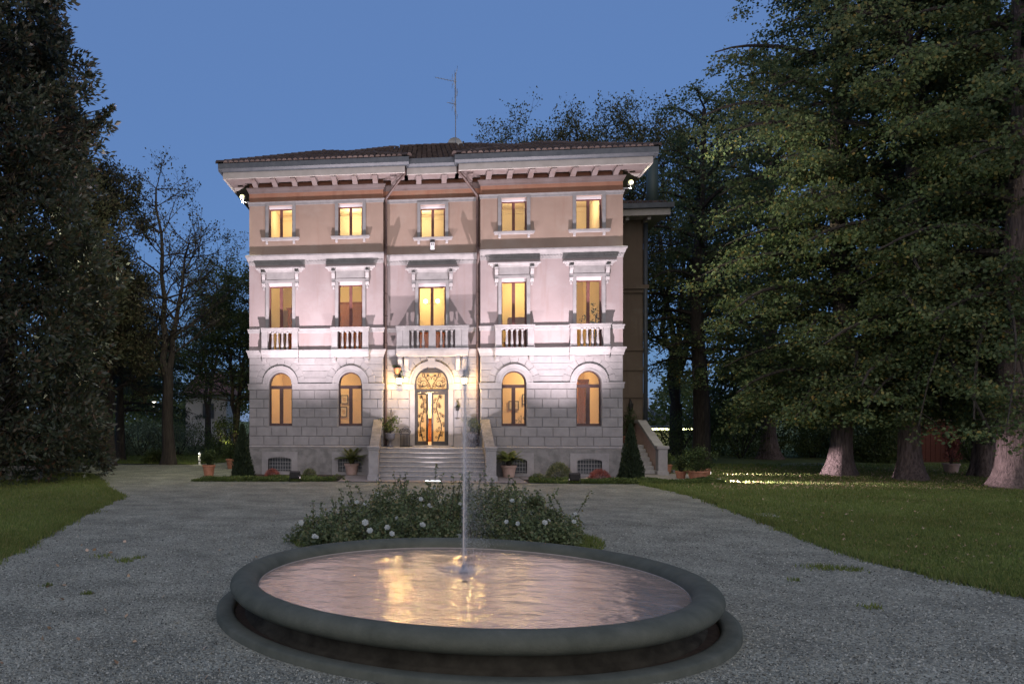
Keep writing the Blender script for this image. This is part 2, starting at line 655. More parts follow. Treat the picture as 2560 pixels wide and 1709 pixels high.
# ------------------------------------------------------------------ ground
def sheet(name, pts, z, m, jitter=0., step=.5, kind='structure', parent=None):
    rg = random.Random(hash(name) % 1000 if False else len(pts) * 7 + 3)
    out = []
    n = len(pts)
    for i in range(n):
        a = Vector(pts[i])
        b = Vector(pts[(i + 1) % n])
        L = (b - a).length
        k = max(1, min(60, int(L / step))) if jitter else 1
        for j in range(k):
            q = a.lerp(b, j / k)
            if jitter and j:
                q += Vector((rg.uniform(-1, 1), rg.uniform(-1, 1))) * jitter
            out.append((q.x, q.y, z))
    bm = bmesh.new()
    f = bm.faces.new([bm.verts.new(v) for v in out])
    bmesh.ops.triangulate(bm, faces=[f])
    bmesh.ops.recalc_face_normals(bm, faces=bm.faces)
    if sum(fc.normal.z for fc in bm.faces) < 0:
        bmesh.ops.reverse_faces(bm, faces=bm.faces)
    me = bpy.data.meshes.new(name)
    bm.to_mesh(me)
    bm.free()
    return link(name, me, parent, m, kind=kind)


gx, gy = np.meshgrid(np.linspace(-400, 400, 81), np.linspace(-200, 500, 71))
gv = np.stack([gx.ravel(), gy.ravel(), np.full(gx.size, -.012)], 1)
gme = bpy.data.meshes.new('ground')
gme.from_pydata(gv.tolist(), [], [(j * 81 + i, j * 81 + i + 1, (j + 1) * 81 + i + 1, (j + 1) * 81 + i) for j in range(70) for i in range(80)])
link('ground', gme, None, M['grass'], kind='structure')
sheet('gravel_drive', [(-16, -46), (16, -46), (14, -14), (10.6, -2.9), (3.0, -1.5), (-7.5, -1.4), (-7.9, 16), (-13, 18),
                       gp(480, 1162), gp(280, 1160), gp(100, 1168), gp(-300, 1175), (-30, -14)], .004, M['gravel'])
LAWN_R = [gp(1605, 1211), gp(1680, 1226), gp(1744, 1242), gp(1820, 1270), gp(1907, 1302), gp(1990, 1336), gp(2071, 1368), gp(2150, 1394), gp(2234, 1417),
          gp(2398, 1455), gp(2560, 1493), gp(2800, 1550), gp(3300, 1600), (40, -20), (60, 20), (40, 60), (12, 60), (10.45, 12), (10.45, 2.3), (10.42, -1.2), (10.2, -2.6)]
LAWN_L = [gp(-300, 1550), gp(0, 1395), gp(60, 1368), gp(109, 1338), gp(170, 1305), gp(229, 1275), gp(270, 1256), gp(302, 1243), gp(290, 1236), gp(256, 1218), gp(240, 1200), gp(234, 1190),
          gp(180, 1186), gp(109, 1186), gp(-100, 1190), gp(-600, 1200), (-40, -18)]
sheet('lawn', LAWN_R, .022, M['grass'], .10, .22)
sheet('lawn', LAWN_L, .022, M['grass'], .10, .2)
sheet('paving', [(-3.35, -3.45), (3.35, -3.45), (3.35, -.2), (-3.35, -.2)], .03, M['paving'])
sheet('paving', [(3.4, -1.7), (10.4, -1.3), (10.4, 2.2), (7.2, 2.2), (7.2, -.2), (3.4, -.2)], .026, M['paving'])
sheet('planting_soil', [(-8.6, -3.2), (-3.4, -3.2), (-3.4, -.05), (-7.6, -.05)], .016, M['soil'])
sheet('planting_soil', [(3.4, -3.2), (10.0, -2.7), (10.0, -1.72), (3.4, -1.72)], .016, M['soil'])
LAWN_F = [gp(100, 1166), gp(280, 1159), gp(480, 1161), gp(560, 1156), (-11, 30), (-60, 40), (-60, 5)]
sheet('lawn', LAWN_F, .022, M['grass'], .07, .4)
# hedge-side path far right
sheet('garden_path', [gp(1940, 1166), gp(2070, 1164), gp(2060, 1158), gp(1965, 1159)], .03, M['gravel'])
sheet('bare_patch', [gp(1870, 1286), gp(1915, 1284), gp(1955, 1292), gp(1950, 1297), gp(1900, 1293)], .035, M['gravel'], .06, .15)


def inpoly(P, poly):
    poly = np.asarray(poly, float)[:, :2]
    x, y = P[:, 0], P[:, 1]
    c = np.zeros(len(P), bool)
    j = len(poly) - 1
    for i in range(len(poly)):
        xi, yi = poly[i]
        xj, yj = poly[j]
        k = ((yi > y) != (yj > y)) & (x < (xj - xi) * (y - yi) / (yj - yi + 1e-12) + xi)
        c ^= k
        j = i
    return c


def scatter(n, px0, px1, py0, py1, poly=None, rng=RNG, z=0.):
    "points spread evenly in the picture of the ground (denser near the camera)"
    px = rng.uniform(px0, px1, n)
    py = rng.uniform(py0, py1, n)
    Y = (CAM[2] - z) * FPX / (py - PY0)
    L = (px - PX0) / FPX * Y
    P = np.stack([CAM[0] + L * CT - Y * ST, CAM[1] + L * ST + Y * CT, np.full(n, z)], 1)
    if poly is not None:
        k = inpoly(P, poly)
        P = P[k]
        Y = Y[k]
    return P, Y


def blades(name, P, Y, h, wd, m, kind='stuff', parent=None, rng=RNG, lean=.5):
    N = len(P)
    a = rng.uniform(0, 2 * math.pi, N)
    s = (1 + Y / 26)[:, None]
    side = np.stack([np.cos(a), np.sin(a), np.zeros(N)], 1) * wd * s * .5
    ln = nrm(rng.normal(size=(N, 3))) * lean
    ln[:, 2] = 1
    tip = P + ln * h * s * rng.uniform(.5, 1.15, N)[:, None]
    return quads(name, np.stack([P - side, P + side, tip], 1), m, parent, kind=kind)


P1, Y1 = scatter(235000, 1500, 3050, 1160, 1500, LAWN_R, z=.02)
P2, Y2 = scatter(105000, -350, 420, 1180, 1440, LAWN_L, z=.02)
P2b, Y2b = scatter(30000, 60, 640, 1120, 1168, LAWN_F, z=.02)
blades('lawn_grass', np.concatenate([P1, P2, P2b]), np.concatenate([Y1, Y2, Y2b]), .042, .014, M['blade'])
EP = []
for poly, i0, i1 in ((LAWN_R, 0, 12), (LAWN_L, 0, 13)):
    for i in range(i0, i1):
        a, b = np.array(poly[i]), np.array(poly[i + 1])
        k = int(np.linalg.norm(b - a) * 420)
        t = RNG.uniform(0, 1, k)[:, None]
        q = a + (b - a) * t
        clump = .5 + .5 * np.sin(q[:, :1] * 7.3) * np.sin(q[:, 1:] * 5.1 + 1)
        q = q + RNG.normal(size=(k, 2)) * (.035 + .10 * clump)
        EP.append(np.concatenate([q, np.full((k, 1), .006)], 1))
EP = np.concatenate(EP)
EY = np.hypot(EP[:, 0] - CAM[0], EP[:, 1] - CAM[1])
blades('lawn_edge_grass', EP, EY, .055, .013, M['blade'])
# weeds pushing through the gravel
wc = [(905, 860, 0), (880, 1060, 0)]
WP = []
for px, py, k, r in [(2060, 1420, 160, .30), (2130, 1425, 90, .18), (312, 1402, 90, .16), (345, 1395, 40, .1), (222, 1485, 40, .06), (118, 1465, 40, .07), (255, 1392, 40, .2),
                     (2180, 1520, 40, .12), (1985, 1452, 30, .1), (1245, 1378, 60, .2)]:
    x, y = gp(px, py)
    q = RNG.normal(size=(k, 3)) * r * .5
    q[:, 2] = .006
    q[:, 0] += x
    q[:, 1] += y
    WP.append(q)
WP = np.concatenate(WP)
blades('gravel_weeds', WP, np.full(len(WP), 8.), .045, .016, M['blade'])
# loose stones on the drive near the viewer
NP = 64000
SP, SY = scatter(NP, -350, 2900, 1300, 1760)
keep = ~inpoly(SP, LAWN_R) & ~inpoly(SP, LAWN_L)
FC = (.22, -22.05)
fd = np.hypot(SP[:, 0] - FC[0], SP[:, 1] - FC[1])
keep &= fd > 3.02
SP, SY = SP[keep], SY[keep]
N = len(SP)
s = RNG.uniform(.006, .0135, N) * (1 + SY / 30)
ang = RNG.uniform(0, 6.283, N)
ca, sa = np.cos(ang), np.sin(ang)
ex, ey = s * RNG.uniform(.8, 1.4, N), s * RNG.uniform(.6, 1., N)
hh = s * RNG.uniform(.5, 1.0, N)
z0 = SP[:, 2] + .004
dx1 = np.stack([ca * ex, sa * ex, np.zeros(N)], 1)
dx2 = np.stack([-sa * ey, ca * ey, np.zeros(N)], 1)
top = SP + np.stack([RNG.normal(size=N) * s * .3, RNG.normal(size=N) * s * .3, hh + .006], 1)
b0, b1, b2, b3 = SP + dx1, SP + dx2, SP - dx1, SP - dx2
# pyramid-like pebble: a shared top corner keeps each one an island
Vp = np.stack([b0, b1, b2, b3, top], 1).reshape(-1, 3)
me = bpy.data.meshes.new('gravel_stones')
me.vertices.add(N * 5)
me.vertices.foreach_set('co', Vp.reshape(-1).astype(np.float32))
idx = (np.arange(N) * 5)[:, None] + np.array([0, 1, 4, 1, 2, 4, 2, 3, 4, 3, 0, 4])[None, :]
me.loops.add(N * 12)
me.loops.foreach_set('vertex_index', idx.reshape(-1).astype(np.int32))
me.polygons.add(N * 4)
me.polygons.foreach_set('loop_start', np.arange(0, N * 12, 3, dtype=np.int32))
me.update(calc_edges=True)
link('gravel_stones', me, None, M['pebble'], kind='stuff')
# fallen leaves under the lindens
LP, LY = scatter(3600, 1780, 2560, 1166, 1222, LAWN_R, z=.045)
LP2, LY2 = scatter(420, 1640, 2560, 1200, 1420, LAWN_R, z=.045)
LP3, LY3 = scatter(60, 0, 900, 1190, 1700, None, z=.02)
LPa = np.concatenate([LP, LP2, LP3])
quads('fallen_leaves', leaves(LPa, .07, .75, nw=1.6), M['litter'], kind='stuff')

# ------------------------------------------------------------------ villa
villa = thing('villa', (0, 0, .10), 'three storey pink stone villa with balconies and lit windows above the gravel drive', 'villa')
XW = [-6.08, -3.22, 3.25, 6.11]
HB = .475          # half width of the side bay openings
BX0, BX1 = -7.38, 7.38
BL, BR = -1.90, 1.95
YC = .30           # recess of the entrance bay
WT = .45


def wallgrid(mb, x0, x1, z0, z1, y0, y1, ops):
    xs = sorted({x0, x1, *[o[0] for o in ops], *[o[1] for o in ops]})
    zs = sorted({z0, z1, *[o[2] for o in ops], *[o[3] for o in ops]})
    xs = [x for x in xs if x0 <= x <= x1]
    zs = [z for z in zs if z0 <= z <= z1]
    for i in range(len(xs) - 1):
        for j in range(len(zs) - 1):
            cx, cz = (xs[i] + xs[i + 1]) / 2, (zs[j] + zs[j + 1]) / 2
            if any(o[0] < cx < o[1] and o[2] < cz < o[3] for o in ops):
                continue
            mb.box(xs[i], xs[i + 1], y0, y1, zs[j], zs[j + 1])


def spandrel(mb, cx, cz, r, top, y0, y1, n=14):
    for k in range(n):
        t0, t1 = math.pi * k / n, math.pi * (k + 1) / n
        xa, za = cx + r * math.cos(t0), cz + r * math.sin(t0)
        xb, zb = cx + r * math.cos(t1), cz + r * math.sin(t1)
        mb.hexa([(xa, y0, za), (xb, y0, zb), (xb, y0, top), (xa, y0, top)], [(xa, y1, za), (xb, y1, zb), (xb, y1, top), (xa, y1, top)])


SPR = 3.60         # springing of the ground floor arches
ZF1, ZF2, ZTOP = 4.97, 8.80, 11.78
DR = .67
gw, uw, pw, tw = MB(), MB(), MB(), MB()
ops_g = [(x - HB, x + HB, 1.89, SPR + HB + .02) for x in XW]
for (a, b) in ((BX0, BL), (BR, BX1)):
    wallgrid(gw, a, b, 1.05, ZF1, 0, WT, [o for o in ops_g if a < o[0] < b])
wallgrid(gw, BL, BR, 1.05, ZF1, YC, YC + WT, [(-DR + .03, DR + .03, 1.11, SPR + DR + .02)])
for x in XW:
    spandrel(gw, x, SPR, HB, SPR + HB + .02, 0, WT)
spandrel(gw, .03, SPR, DR, SPR + DR + .02, YC, YC + WT)
ground_wall = gw.build('ground_floor_wall', M['joint'], villa)
ops_1 = [(x - HB - .01, x + HB + .01, ZF1, 7.70) for x in XW]
ops_2 = [(x - .49, x + .49, 9.55, 10.87) for x in XW]
for (a, b) in ((BX0, BL), (BR, BX1)):
    wallgrid(uw, a, b, ZF1, ZF2, 0, WT, [o for o in ops_1 if a < o[0] < b])
    wallgrid(tw, a, b, ZF2, 11.02, 0, WT, [o for o in ops_2 if a < o[0] < b])
wallgrid(uw, BL, BR, ZF1, ZF2, YC, YC + WT, [(-.49, .60, ZF1, 7.62)])
wallgrid(tw, BL, BR, ZF2, 11.02, YC, YC + WT, [(-.42, .58, 9.47, 10.78)])
uw.build('first_floor_wall', M['plaster1'], villa)
tw.build('second_floor_wall', M['plaster2'], villa)
fz = MB()
for (a, b, y) in ((BX0, BL, 0), (BL, BR, YC), (BR, BX1, 0)):
    fz.box(a, b, y, y + WT, 11.02, ZTOP)
fz.build('frieze_wall', M['orange'], villa)
# returns of the projecting bays and the flanks / back of the block
rt = MB()
for z0, z1 in ((1.05, ZTOP),):
    rt.box(BL - .30, BL - .003, WT, YC + WT + .02, z0, z1)
    rt.box(BR + .003, BR + .30, WT, YC + WT + .02, z0, z1)
    rt.box(BX0 + .003, BX0 + WT, WT, 13, z0, z1)
    rt.box(BX1 - WT, BX1 - .003, WT, 13, z0, z1)
    rt.box(BX0 + .003, BX1 - .003, 13, 13.4, z0, z1)
rt.build('side_wall', M['plaster1'], villa)
# plinth with the basement grilles
BW = [(-6.10, .48), (-3.22, .48), (3.26, .48), (6.11, .47)]
ops_b = [(x - h, x + h, .05, .66) for x, h in BW]
for (a, b) in ((BX0 - .07, BL), (BR, BX1 + .07)):
    pw = MB()
    wallgrid(pw, a, b, -.4, 1.05, -.07, WT, [o for o in ops_b if a < o[0] < b])
    if a < 0:
        pw.box(BX0 - .07, BX0 + WT, WT, 13, -.4, 1.05)
    else:
        pw.box(BX1 - WT, BX1 + .07, WT, 13, -.4, 1.05)
    pw.build('plinth', M['plinth'], villa)
for a, b, e in ((BX0 - .07, BL, 0), (BR, BX1 + .07, 1)):
    pc = MB()
    pc.cornice(a, b, -.07, [(.98, 1.05, .0, .035), (1.05, 1.10, .035, -.03)], el=1 - e, er=e, yb=.3)
    pc.build('plinth_moulding', M['trim'], villa)
for x, h in BW:
    g = MB()
    for s_ in (-1, 1):
        xa, xb = sorted((x + s_ * h, x + s_ * (h + .26)))
        g.box(xa, xb, -.10, .02, .02, .66)
    g.box(x - h - .26, x + h + .26, -.103, .02, .66, .84)
    g.box(x - h - .26, x + h + .26, -.103, .02, -.12, .02)
    for k in range(10):
        t0, t1 = math.pi * k / 10, math.pi * (k + 1) / 10
        xa, za = x + h * math.cos(t0), .52 + .10 * math.sin(t0) + .0
        xb, zb = x + h * math.cos(t1), .52 + .10 * math.sin(t1)
        g.hexa([(xa, -.098, za), (xb, -.098, zb), (xb, -.098, .66), (xa, -.098, .66)], [(xa, .05, za), (xb, .05, zb), (xb, .05, .66), (xa, .05, .66)])
    bwf = g.build('basement_window', M['trim'], villa)
    gr = MB()
    for k in range(9):
        xx = x - h + .05 + k * (2 * h - .1) / 8
        gr.box(xx - .008, xx + .008, .045, .06, .02, .66)
    for k in range(4):
        zz = .12 + k * .15
        gr.box(x - h, x + h, .04, .055, zz - .01, zz + .01)
    gr.build('grille', M['galv'], bwf)
    MB().box(x - h, x + h, .12, .14, .0, .68).build('pane', M['gutter'], bwf)

# ---- rusticated blocks of the ground floor
blk = {}


def block(poly, y, d):
    "polygon (x, z) proud of plane y by d, with a chamfered face"
    cx = sum(p[0] for p in poly) / len(poly)
    cz = sum(p[1] for p in poly) / len(poly)
    mb = MB()
    n = len(poly)
    ins = []
    for px_, pz_ in poly:
        dx, dz = cx - px_, cz - pz_
        L = max(math.hypot(dx, dz), 1e-6)
        ins.append((px_ + math.copysign(min(.018, abs(dx) * .4), dx), pz_ + math.copysign(min(.018, abs(dz) * .4), dz)))
    vs = [(a, y + .002, b) for a, b in poly] + [(a, y - d * .55, b) for a, b in poly] + [(a, y - d, b) for a, b in ins]
    fs = []
    for lay in (0, 1):
        for i in range(n):
            j = (i + 1) % n
            fs.append((lay * n + i, lay * n + j, (lay + 1) * n + j, (lay + 1) * n + i))
    fs.append(tuple(range(2 * n, 3 * n)))
    mb.add(vs, fs)
    mb.build('stone_block', M['stone'], ground_wall)


J = .009
CR = [1.10, 1.47, 1.85, 2.22, 2.60, 2.98, 3.355]
rb = random.Random(3)


def course(z0, z1, segs, y, d, off, wlen=.62):
    for a, b in segs:
        L = b - a
        if L < .12:
            continue
        xs = [a]
        x = a + (off % 1) * wlen
        if x - a < .16:
            x += wlen
        while x < b - .16:
            xs.append(x)
            x += wlen
        xs.append(b)
        for i in range(len(xs) - 1):
            block([(xs[i] + J, z0 + J), (xs[i + 1] - J, z0 + J), (xs[i + 1] - J, z1 - J), (xs[i] + J, z1 - J)], y, d)


for c in range(6):
    z0, z1 = CR[c], CR[c + 1]
    off = .5 if c % 2 else .98
    for a, b in ((BX0, BL), (BR, BX1)):
        ws = [x for x in XW if a < x < b]
        if z0 < 1.8:
            sg = [(a, b)]
        else:
            sg = [(a, ws[0] - HB), (ws[0] + HB, ws[1] - HB), (ws[1] + HB, b)]
        course(z0, z1, sg, 0, .035, off)
    course(z0, z1, [(BL, -.86), (.92, BR)], YC, .03, off, .6)
UC = [3.605, 3.86, 4.12, 4.38, 4.655]
RV = 1.02
for c in range(4):
    z0, z1 = UC[c], UC[c + 1]
    for a, b, y, arcs in ((BX0, BL, 0, [(XW[0], RV), (XW[1], RV)]), (BR, BX1, 0, [(XW[2], RV), (XW[3], RV)]), (BL, BR, YC, [(.03, 1.16)])):
        def lim(cx, r, z, s_):
            dz = z - SPR
            return cx + s_ * (math.sqrt(r * r - dz * dz) if dz < r else 0)
        edges = [('w', a)]
        for cx, r in arcs:
            edges += [('l', cx, r), ('r', cx, r)]
        edges.append(('w', b))
        for i in range(0, len(edges), 2):
            e0, e1 = edges[i], edges[i + 1]
            xa0 = e0[1] if e0[0] == 'w' else lim(e0[1], e0[2], z0, 1)
            xa1 = e0[1] if e0[0] == 'w' else lim(e0[1], e0[2], z1, 1)
            xb0 = e1[1] if e1[0] == 'w' else lim(e1[1], e1[2], z0, -1)
            xb1 = e1[1] if e1[0] == 'w' else lim(e1[1], e1[2], z1, -1)
            if min(xb0, xb1) - max(xa0, xa1) < .1:
                continue
            L = min(xb0, xb1) - max(xa0, xa1)
            k = max(1, round(L / .85))
            for q in range(k):
                t0, t1 = q / k, (q + 1) / k
                block([(xa0 + (xb0 - xa0) * t0 + J * .5, z0 + J * .5), (xa0 + (xb0 - xa0) * t1 - J * .5, z0 + J * .5),
                       (xa1 + (xb1 - xa1) * t1 - J * .5, z1 - J * .5), (xa1 + (xb1 - xa1) * t0 + J * .5, z1 - J * .5)], y, .018)
for cx, y, r0, r1, nv in [(x, 0, .73, RV, 9) for x in XW] + [(.03, YC, .90, 1.16, 11)]:
    for k in range(nv):
        t0, t1 = math.pi * k / nv + .008, math.pi * (k + 1) / nv - .008
        if y == YC and k == nv // 2:
            continue
        tm = (t0 + t1) / 2
        pts = [(cx + r * math.cos(t), SPR + .006 + r * math.sin(t)) for r, t in ((r0, t0), (r1, t0), (r1 * 1.004, tm), (r1, t1), (r0, t1), (r0, tm))]
        pts = [(px_, min(pz_, 4.645)) for px_, pz_ in pts]
        block(pts, y, .02)

# ---- mouldings
st = MB()
for a, b, el, er in ((BX0, XW[0] - HB, 1, 0), (XW[0] + HB, XW[1] - HB, 0, 0), (XW[1] + HB, BL, 0, 1), (BR, XW[2] - HB, 1, 0), (XW[2] + HB, XW[3] - HB, 0, 0), (XW[3] + HB, BX1, 0, 1)):
    st = MB()
    st.cornice(a, b, 0, [(3.36, 3.54, .045, .045), (3.54, 3.60, .06, .075)], el, er)
    st.build('string_course', M['trim'], villa, bevel=.006)
for a, b in ((BL, -.66), (.72, BR)):
    st = MB()
    st.cornice(a, b, YC, [(3.34, 3.52, .045, .045), (3.52, 3.58, .06, .075)], 0, 0)
    st.build('string_course', M['trim'], villa, bevel=.006)
for cx in XW:
    ar = MB()
    ar.archring(cx, SPR, HB, .69, -.055, .0)
    ar.archring(cx, SPR, .66, .73, -.085, -.0551)
    ar.archring(cx, SPR, HB - .012, HB + .05, -.07, -.0552)
    ar.build('archivolt', M['trim'], villa)
ar = MB()
ar.archring(.03, SPR, DR, .86, YC - .06, YC)
ar.archring(.03, SPR, .83, .90, YC - .09, YC - .0601)
ar.prism([(-.09, SPR + DR - .04), (.15, SPR + DR - .04), (.19, 4.62), (-.13, 4.62)], YC - .14, YC + .01)
for s_ in (-1, 1):
    xa, xb = sorted((.03 + s_ * DR, .03 + s_ * .86))
    ar.box(xa, xb, YC - .07, YC, 1.11, 3.34)
    ar.box(xa - .0, xb + .0, YC - .09, YC - .0701, 1.11, 1.55)
ar.build('door_surround', M['trim'], villa)
for a, b in ((BL, -.86), (.92, BR)):
    db = MB()
    db.box(a, b, YC - .045, YC, 1.0, 1.52)
    db.build('porch_dado', M['trim'], villa)
# belt under the balconies, belt at rail height, main cornices
for a, b, y, el, er in ((BX0, BL, 0, 1, 1), (BR, BX1, 0, 1, 1), (BL, BR, YC, 0, 0)):
    for lay in ([(4.66, 4.76, .03, .05), (4.76, 4.90, .05, .095), (4.90, 4.97, .11, .12)], [(5.66, 5.78, .04, .05), (5.78, 5.84, .065, .075)]):
        be = MB()
        be.cornice(a, b, y, lay, el, er)
        be.build('belt_course', M['trim'], villa, bevel=.006)
for a, b, y, el, er, dz in ((BX0, BL, 0, 1, 1, 0), (BR, BX1, 0, 1, 1, 0), (BL, BR, YC, 0, 0, -.06)):
    co = MB()
    co.cornice(a, b, y, [(8.44 + dz, 8.56 + dz, .02, .03), (8.56 + dz, 8.60 + dz, .05, .05), (8.60 + dz, 8.77 + dz, .06, .125), (8.77 + dz, 8.84 + dz, .15, .15), (8.84 + dz, 8.88 + dz, .15, .0)], el, er)
    k = int((b - a) / .12)
    for i in range(k):
        x = a + (i + .5) * (b - a) / k
        co.box(x - .032, x + .032, y - .072, y - .03, 8.52 + dz, 8.585 + dz)
    co.build('main_cornice', M['trim'], villa, bevel=.005)
    c2 = MB()
    c2.cornice(a, b, y, [(10.87, 10.96, .025, .03), (10.96, 11.02, .045, .06)], el, er)
    c2.build('window_belt', M['surround3'], villa)
    c3 = MB()
    c3.cornice(a, b, y, [(11.38, 11.47, .02, .04), (11.47, 11.56, .06, .09), (11.56, 11.60, .11, .11)], el, er)
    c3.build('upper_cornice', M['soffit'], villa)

# ---- eaves, brackets, gutters, roof
EO = 1.02
for a, b, y, xs in ((BX0, BL, 0, None), (BR, BX1, 0, None), (BL, BR, YC, None)):
    side = y == 0
    x0 = a - (.92 if a == BX0 else (.95 if side else -.9))
    x1 = b + (.92 if b == BX1 else (.95 if side else -.9))
    if not side:
        x0, x1 = a + .9, b - .9
    yo = y - EO
    e = MB()
    e.box(x0 + .1, x1 - .1, yo + .12, y + .5, 11.80, 11.86)
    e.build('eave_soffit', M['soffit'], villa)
    fa = MB()
    fa.box(x0 + .06, x1 - .06, yo + .06, yo + .14, 11.74, 11.99)
    if a == BX0:
        fa.box(x0 + .06, x0 + .14, yo + .14, 12, 11.74, 11.99)
        fa.box(x0 + .14, a, y + .5, 12, 11.80, 11.86)
    elif side:
        fa.box(x0 + .06, x0 + .14, yo + .14, YC - .9, 11.74, 11.99)
    if b == BX1:
        fa.box(x1 - .14, x1 - .06, yo + .14, 12, 11.74, 11.99)
        fa.box(b, x1 - .14, y + .5, 12, 11.80, 11.86)
    elif side:
        fa.box(x1 - .14, x1 - .06, yo + .14, YC - .9, 11.74, 11.99)
    fa.build('eave_board', M['fascia'], villa)
    gu = MB()
    prof = [(yo + .06, 12.0), (yo - .02, 12.02), (yo - .10, 12.10), (yo - .12, 12.30), (yo - .10, 12.31), (yo - .06, 12.16), (yo + .06, 12.14)]
    gu.prismx(prof, x0 - .1, x1 + .1)
    if a == BX0:
        gu.box(x0 - .1, x0 + .06, yo - .05, 12, 12.02, 12.30)
    elif side:
        gu.box(x0 - .1, x0 + .06, yo + .0, -.55, 12.02, 12.29)
    if b == BX1:
        gu.box(x1 - .06, x1 + .1, yo - .05, 12, 12.02, 12.30)
    elif side:
        gu.box(x1 - .06, x1 + .1, yo + .0, -.55, 12.02, 12.29)
    gu.build('gutter', M['gutter'], villa)
    n = 7 if side else 4
    for i in range(n):
        x = a + .30 + i * (b - a - .6) / (n - 1) if side else a + .42 + i * (b - a - .84) / (n - 1)
        br = MB()
        br.prismx([(y, 11.58), (y - .16, 11.60), (y - .34, 11.66), (y - .50, 11.70), (y - .78, 11.70), (y - .82, 11.72), (y - .82, 11.80), (y, 11.80)], x - .10, x + .10)
        br.box(x - .13, x + .13, y - .86, y - .0, 11.775, 11.799)
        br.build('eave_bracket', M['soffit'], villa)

TAN = .41
rz = 12.26
ridges = []
rs = MB()
tl = MB()


def slope(o, e, s, test, amax, bmax):
    "barrel tiles on one roof plane; e along the eave, s up the slope"
    o, e, s = Vector(o), Vector(e).normalized(), Vector(s).normalized()
    nn = e.cross(s).normalized()
    if nn.z < 0:
        nn = -nn
    W_, Lt = .215, .36
    for i in range(int(amax / W_)):
        for j in range(int(bmax / Lt) + 1):
            a = (i + .5) * W_
            b = j * Lt
            if not test(a, b + Lt * .5):
                continue
            jj = random.uniform(-.012, .012)
            vs = []
            for bb, lift in ((b - .03, .045), (b + Lt + .02, .012)):
                for k in range(4):
                    t = math.pi * k / 3
                    vs.append(o + e * (a + jj + math.cos(t) * W_ * .47) + s * bb + nn * (math.sin(t) * .085 + lift))
            tl.add(vs, [(0, 1, 5, 4), (1, 2, 6, 5), (2, 3, 7, 6), (0, 3, 2, 1)])


# main hip roof
xL, xR, yF, yB = -8.32, 8.32, -.72, 14.2
mid = (yF + yB) / 2
hr = (mid - yF) * TAN
rx = xR - (mid - yF)
A, B_, C_, D = (xL, yF, rz), (xR, yF, rz), (xR, yB, rz), (xL, yB, rz)
P_, Q = (-rx - .55, mid, rz + hr), (rx + .55, mid, rz + hr)
rs.add([A, B_, C_, D, P_, Q], [(0, 1, 5, 4), (1, 2, 5), (2, 3, 4, 5), (3, 0, 4)])
Ls = math.hypot(mid - yF, hr)
slope(A, (1, 0, 0), (0, mid - yF, hr), lambda a, b: (P_[0] - xL) * b / Ls < a < (xR - xL) - (xR - Q[0]) * b / Ls, xR - xL, Ls)
hips = [(A, P_), (B_, Q), (P_, Q)]
# the two hipped wing roofs
for x0, x1 in ((-8.40, -.86), (.91, 8.40)):
    y0 = -1.12
    xm = (x0 + x1) / 2
    hw = (x1 - x0) / 2
    ap = (xm, y0 + hw, rz + .03 + hw * TAN)
    yk = mid + (ap[2] - rz - hr) / TAN
    E_, G = (x0, y0, rz + .03), (x1, y0, rz + .03)
    yb2 = yF + (ap[2] - rz) / TAN + .3
    bk = (xm, yb2, ap[2])
    bl, brr = (x0, yF + .3, rz + .03), (x1, yF + .3, rz + .03)
    rs.add([E_, G, ap, bk, bl, brr], [(0, 1, 2), (0, 2, 3, 4), (1, 5, 3, 2)])
    Lw = math.hypot(hw, hw * TAN)
    slope(E_, (1, 0, 0), (0, hw, hw * TAN), lambda a, b: hw * b / Lw < a < 2 * hw - hw * b / Lw, 2 * hw, Lw)
    slope(E_, (0, 1, 0), (hw, 0, hw * TAN), lambda a, b: b * hw / Lw < a < 1.6 + b, 5, Lw)
    slope(G, (0, 1, 0), (-hw, 0, hw * TAN), lambda a, b: b * hw / Lw < a < 1.6 + b, 5, Lw)
    hips += [(E_, ap), (G, ap), (ap, bk)]
roof = rs.build('roof', M['tile'], villa)
me = bpy.data.meshes.new('roof_tiles')
me.from_pydata(tl.v, [], tl.f)
link('roof_tiles', me, roof, M['tile'], kind='stuff')
rc = MB()
for a, b in hips:
    a, b = Vector(a), Vector(b)
    d = (b - a).normalized()
    L = (b - a).length
    sd = d.cross(Vector((0, 0, 1))).normalized()
    u_ = sd.cross(d)
    for k in range(int(L / .38)):
        vs = []
        for t, li in ((k * .38 - .03, .05), (k * .38 + .40, .02)):
            for q in range(5):
                an = math.pi * q / 4
                vs.append(a + d * t + sd * math.cos(an) * .13 + u_ * (math.sin(an) * .11 + li))
        rc.add(vs, [(0, 1, 6, 5), (1, 2, 7, 6), (2, 3, 8, 7), (3, 4, 9, 8), (0, 4, 3, 2, 1)])
me = bpy.data.meshes.new('ridge_tiles')
me.from_pydata(rc.v, [], rc.f)
link('ridge_tiles', me, roof, M['tile'], kind='stuff')

# ---- downpipes
for s_, x in ((-1, BL + .10), (1, BR - .10)):
    d = MB()
    d.tube([(x - s_ * -.0 - s_ * .78, -.80, 12.0), (x - s_ * .78, -.80, 11.72), (x - s_ * .55, -.55, 11.55), (x - s_ * .02, .10, 11.05), (x, YC - .10, 10.85), (x, YC - .10, 9.0), (x, -.20, 8.86),
            (x, -.23, 8.55), (x, YC - .12, 8.32), (x, YC - .12, 1.6), (x, YC - .12, 1.1)], .058, 8)
    for z in (10.2, 9.2, 7.2, 6.3, 5.2, 4.2, 2.9, 2.0):
        d.lathe([(.07, z - .02), (.07, z + .02)], x, YC - .10 if z > 8.9 else YC - .12, 8)
    d.build('downpipe', M['pipe'], villa, smooth=True)


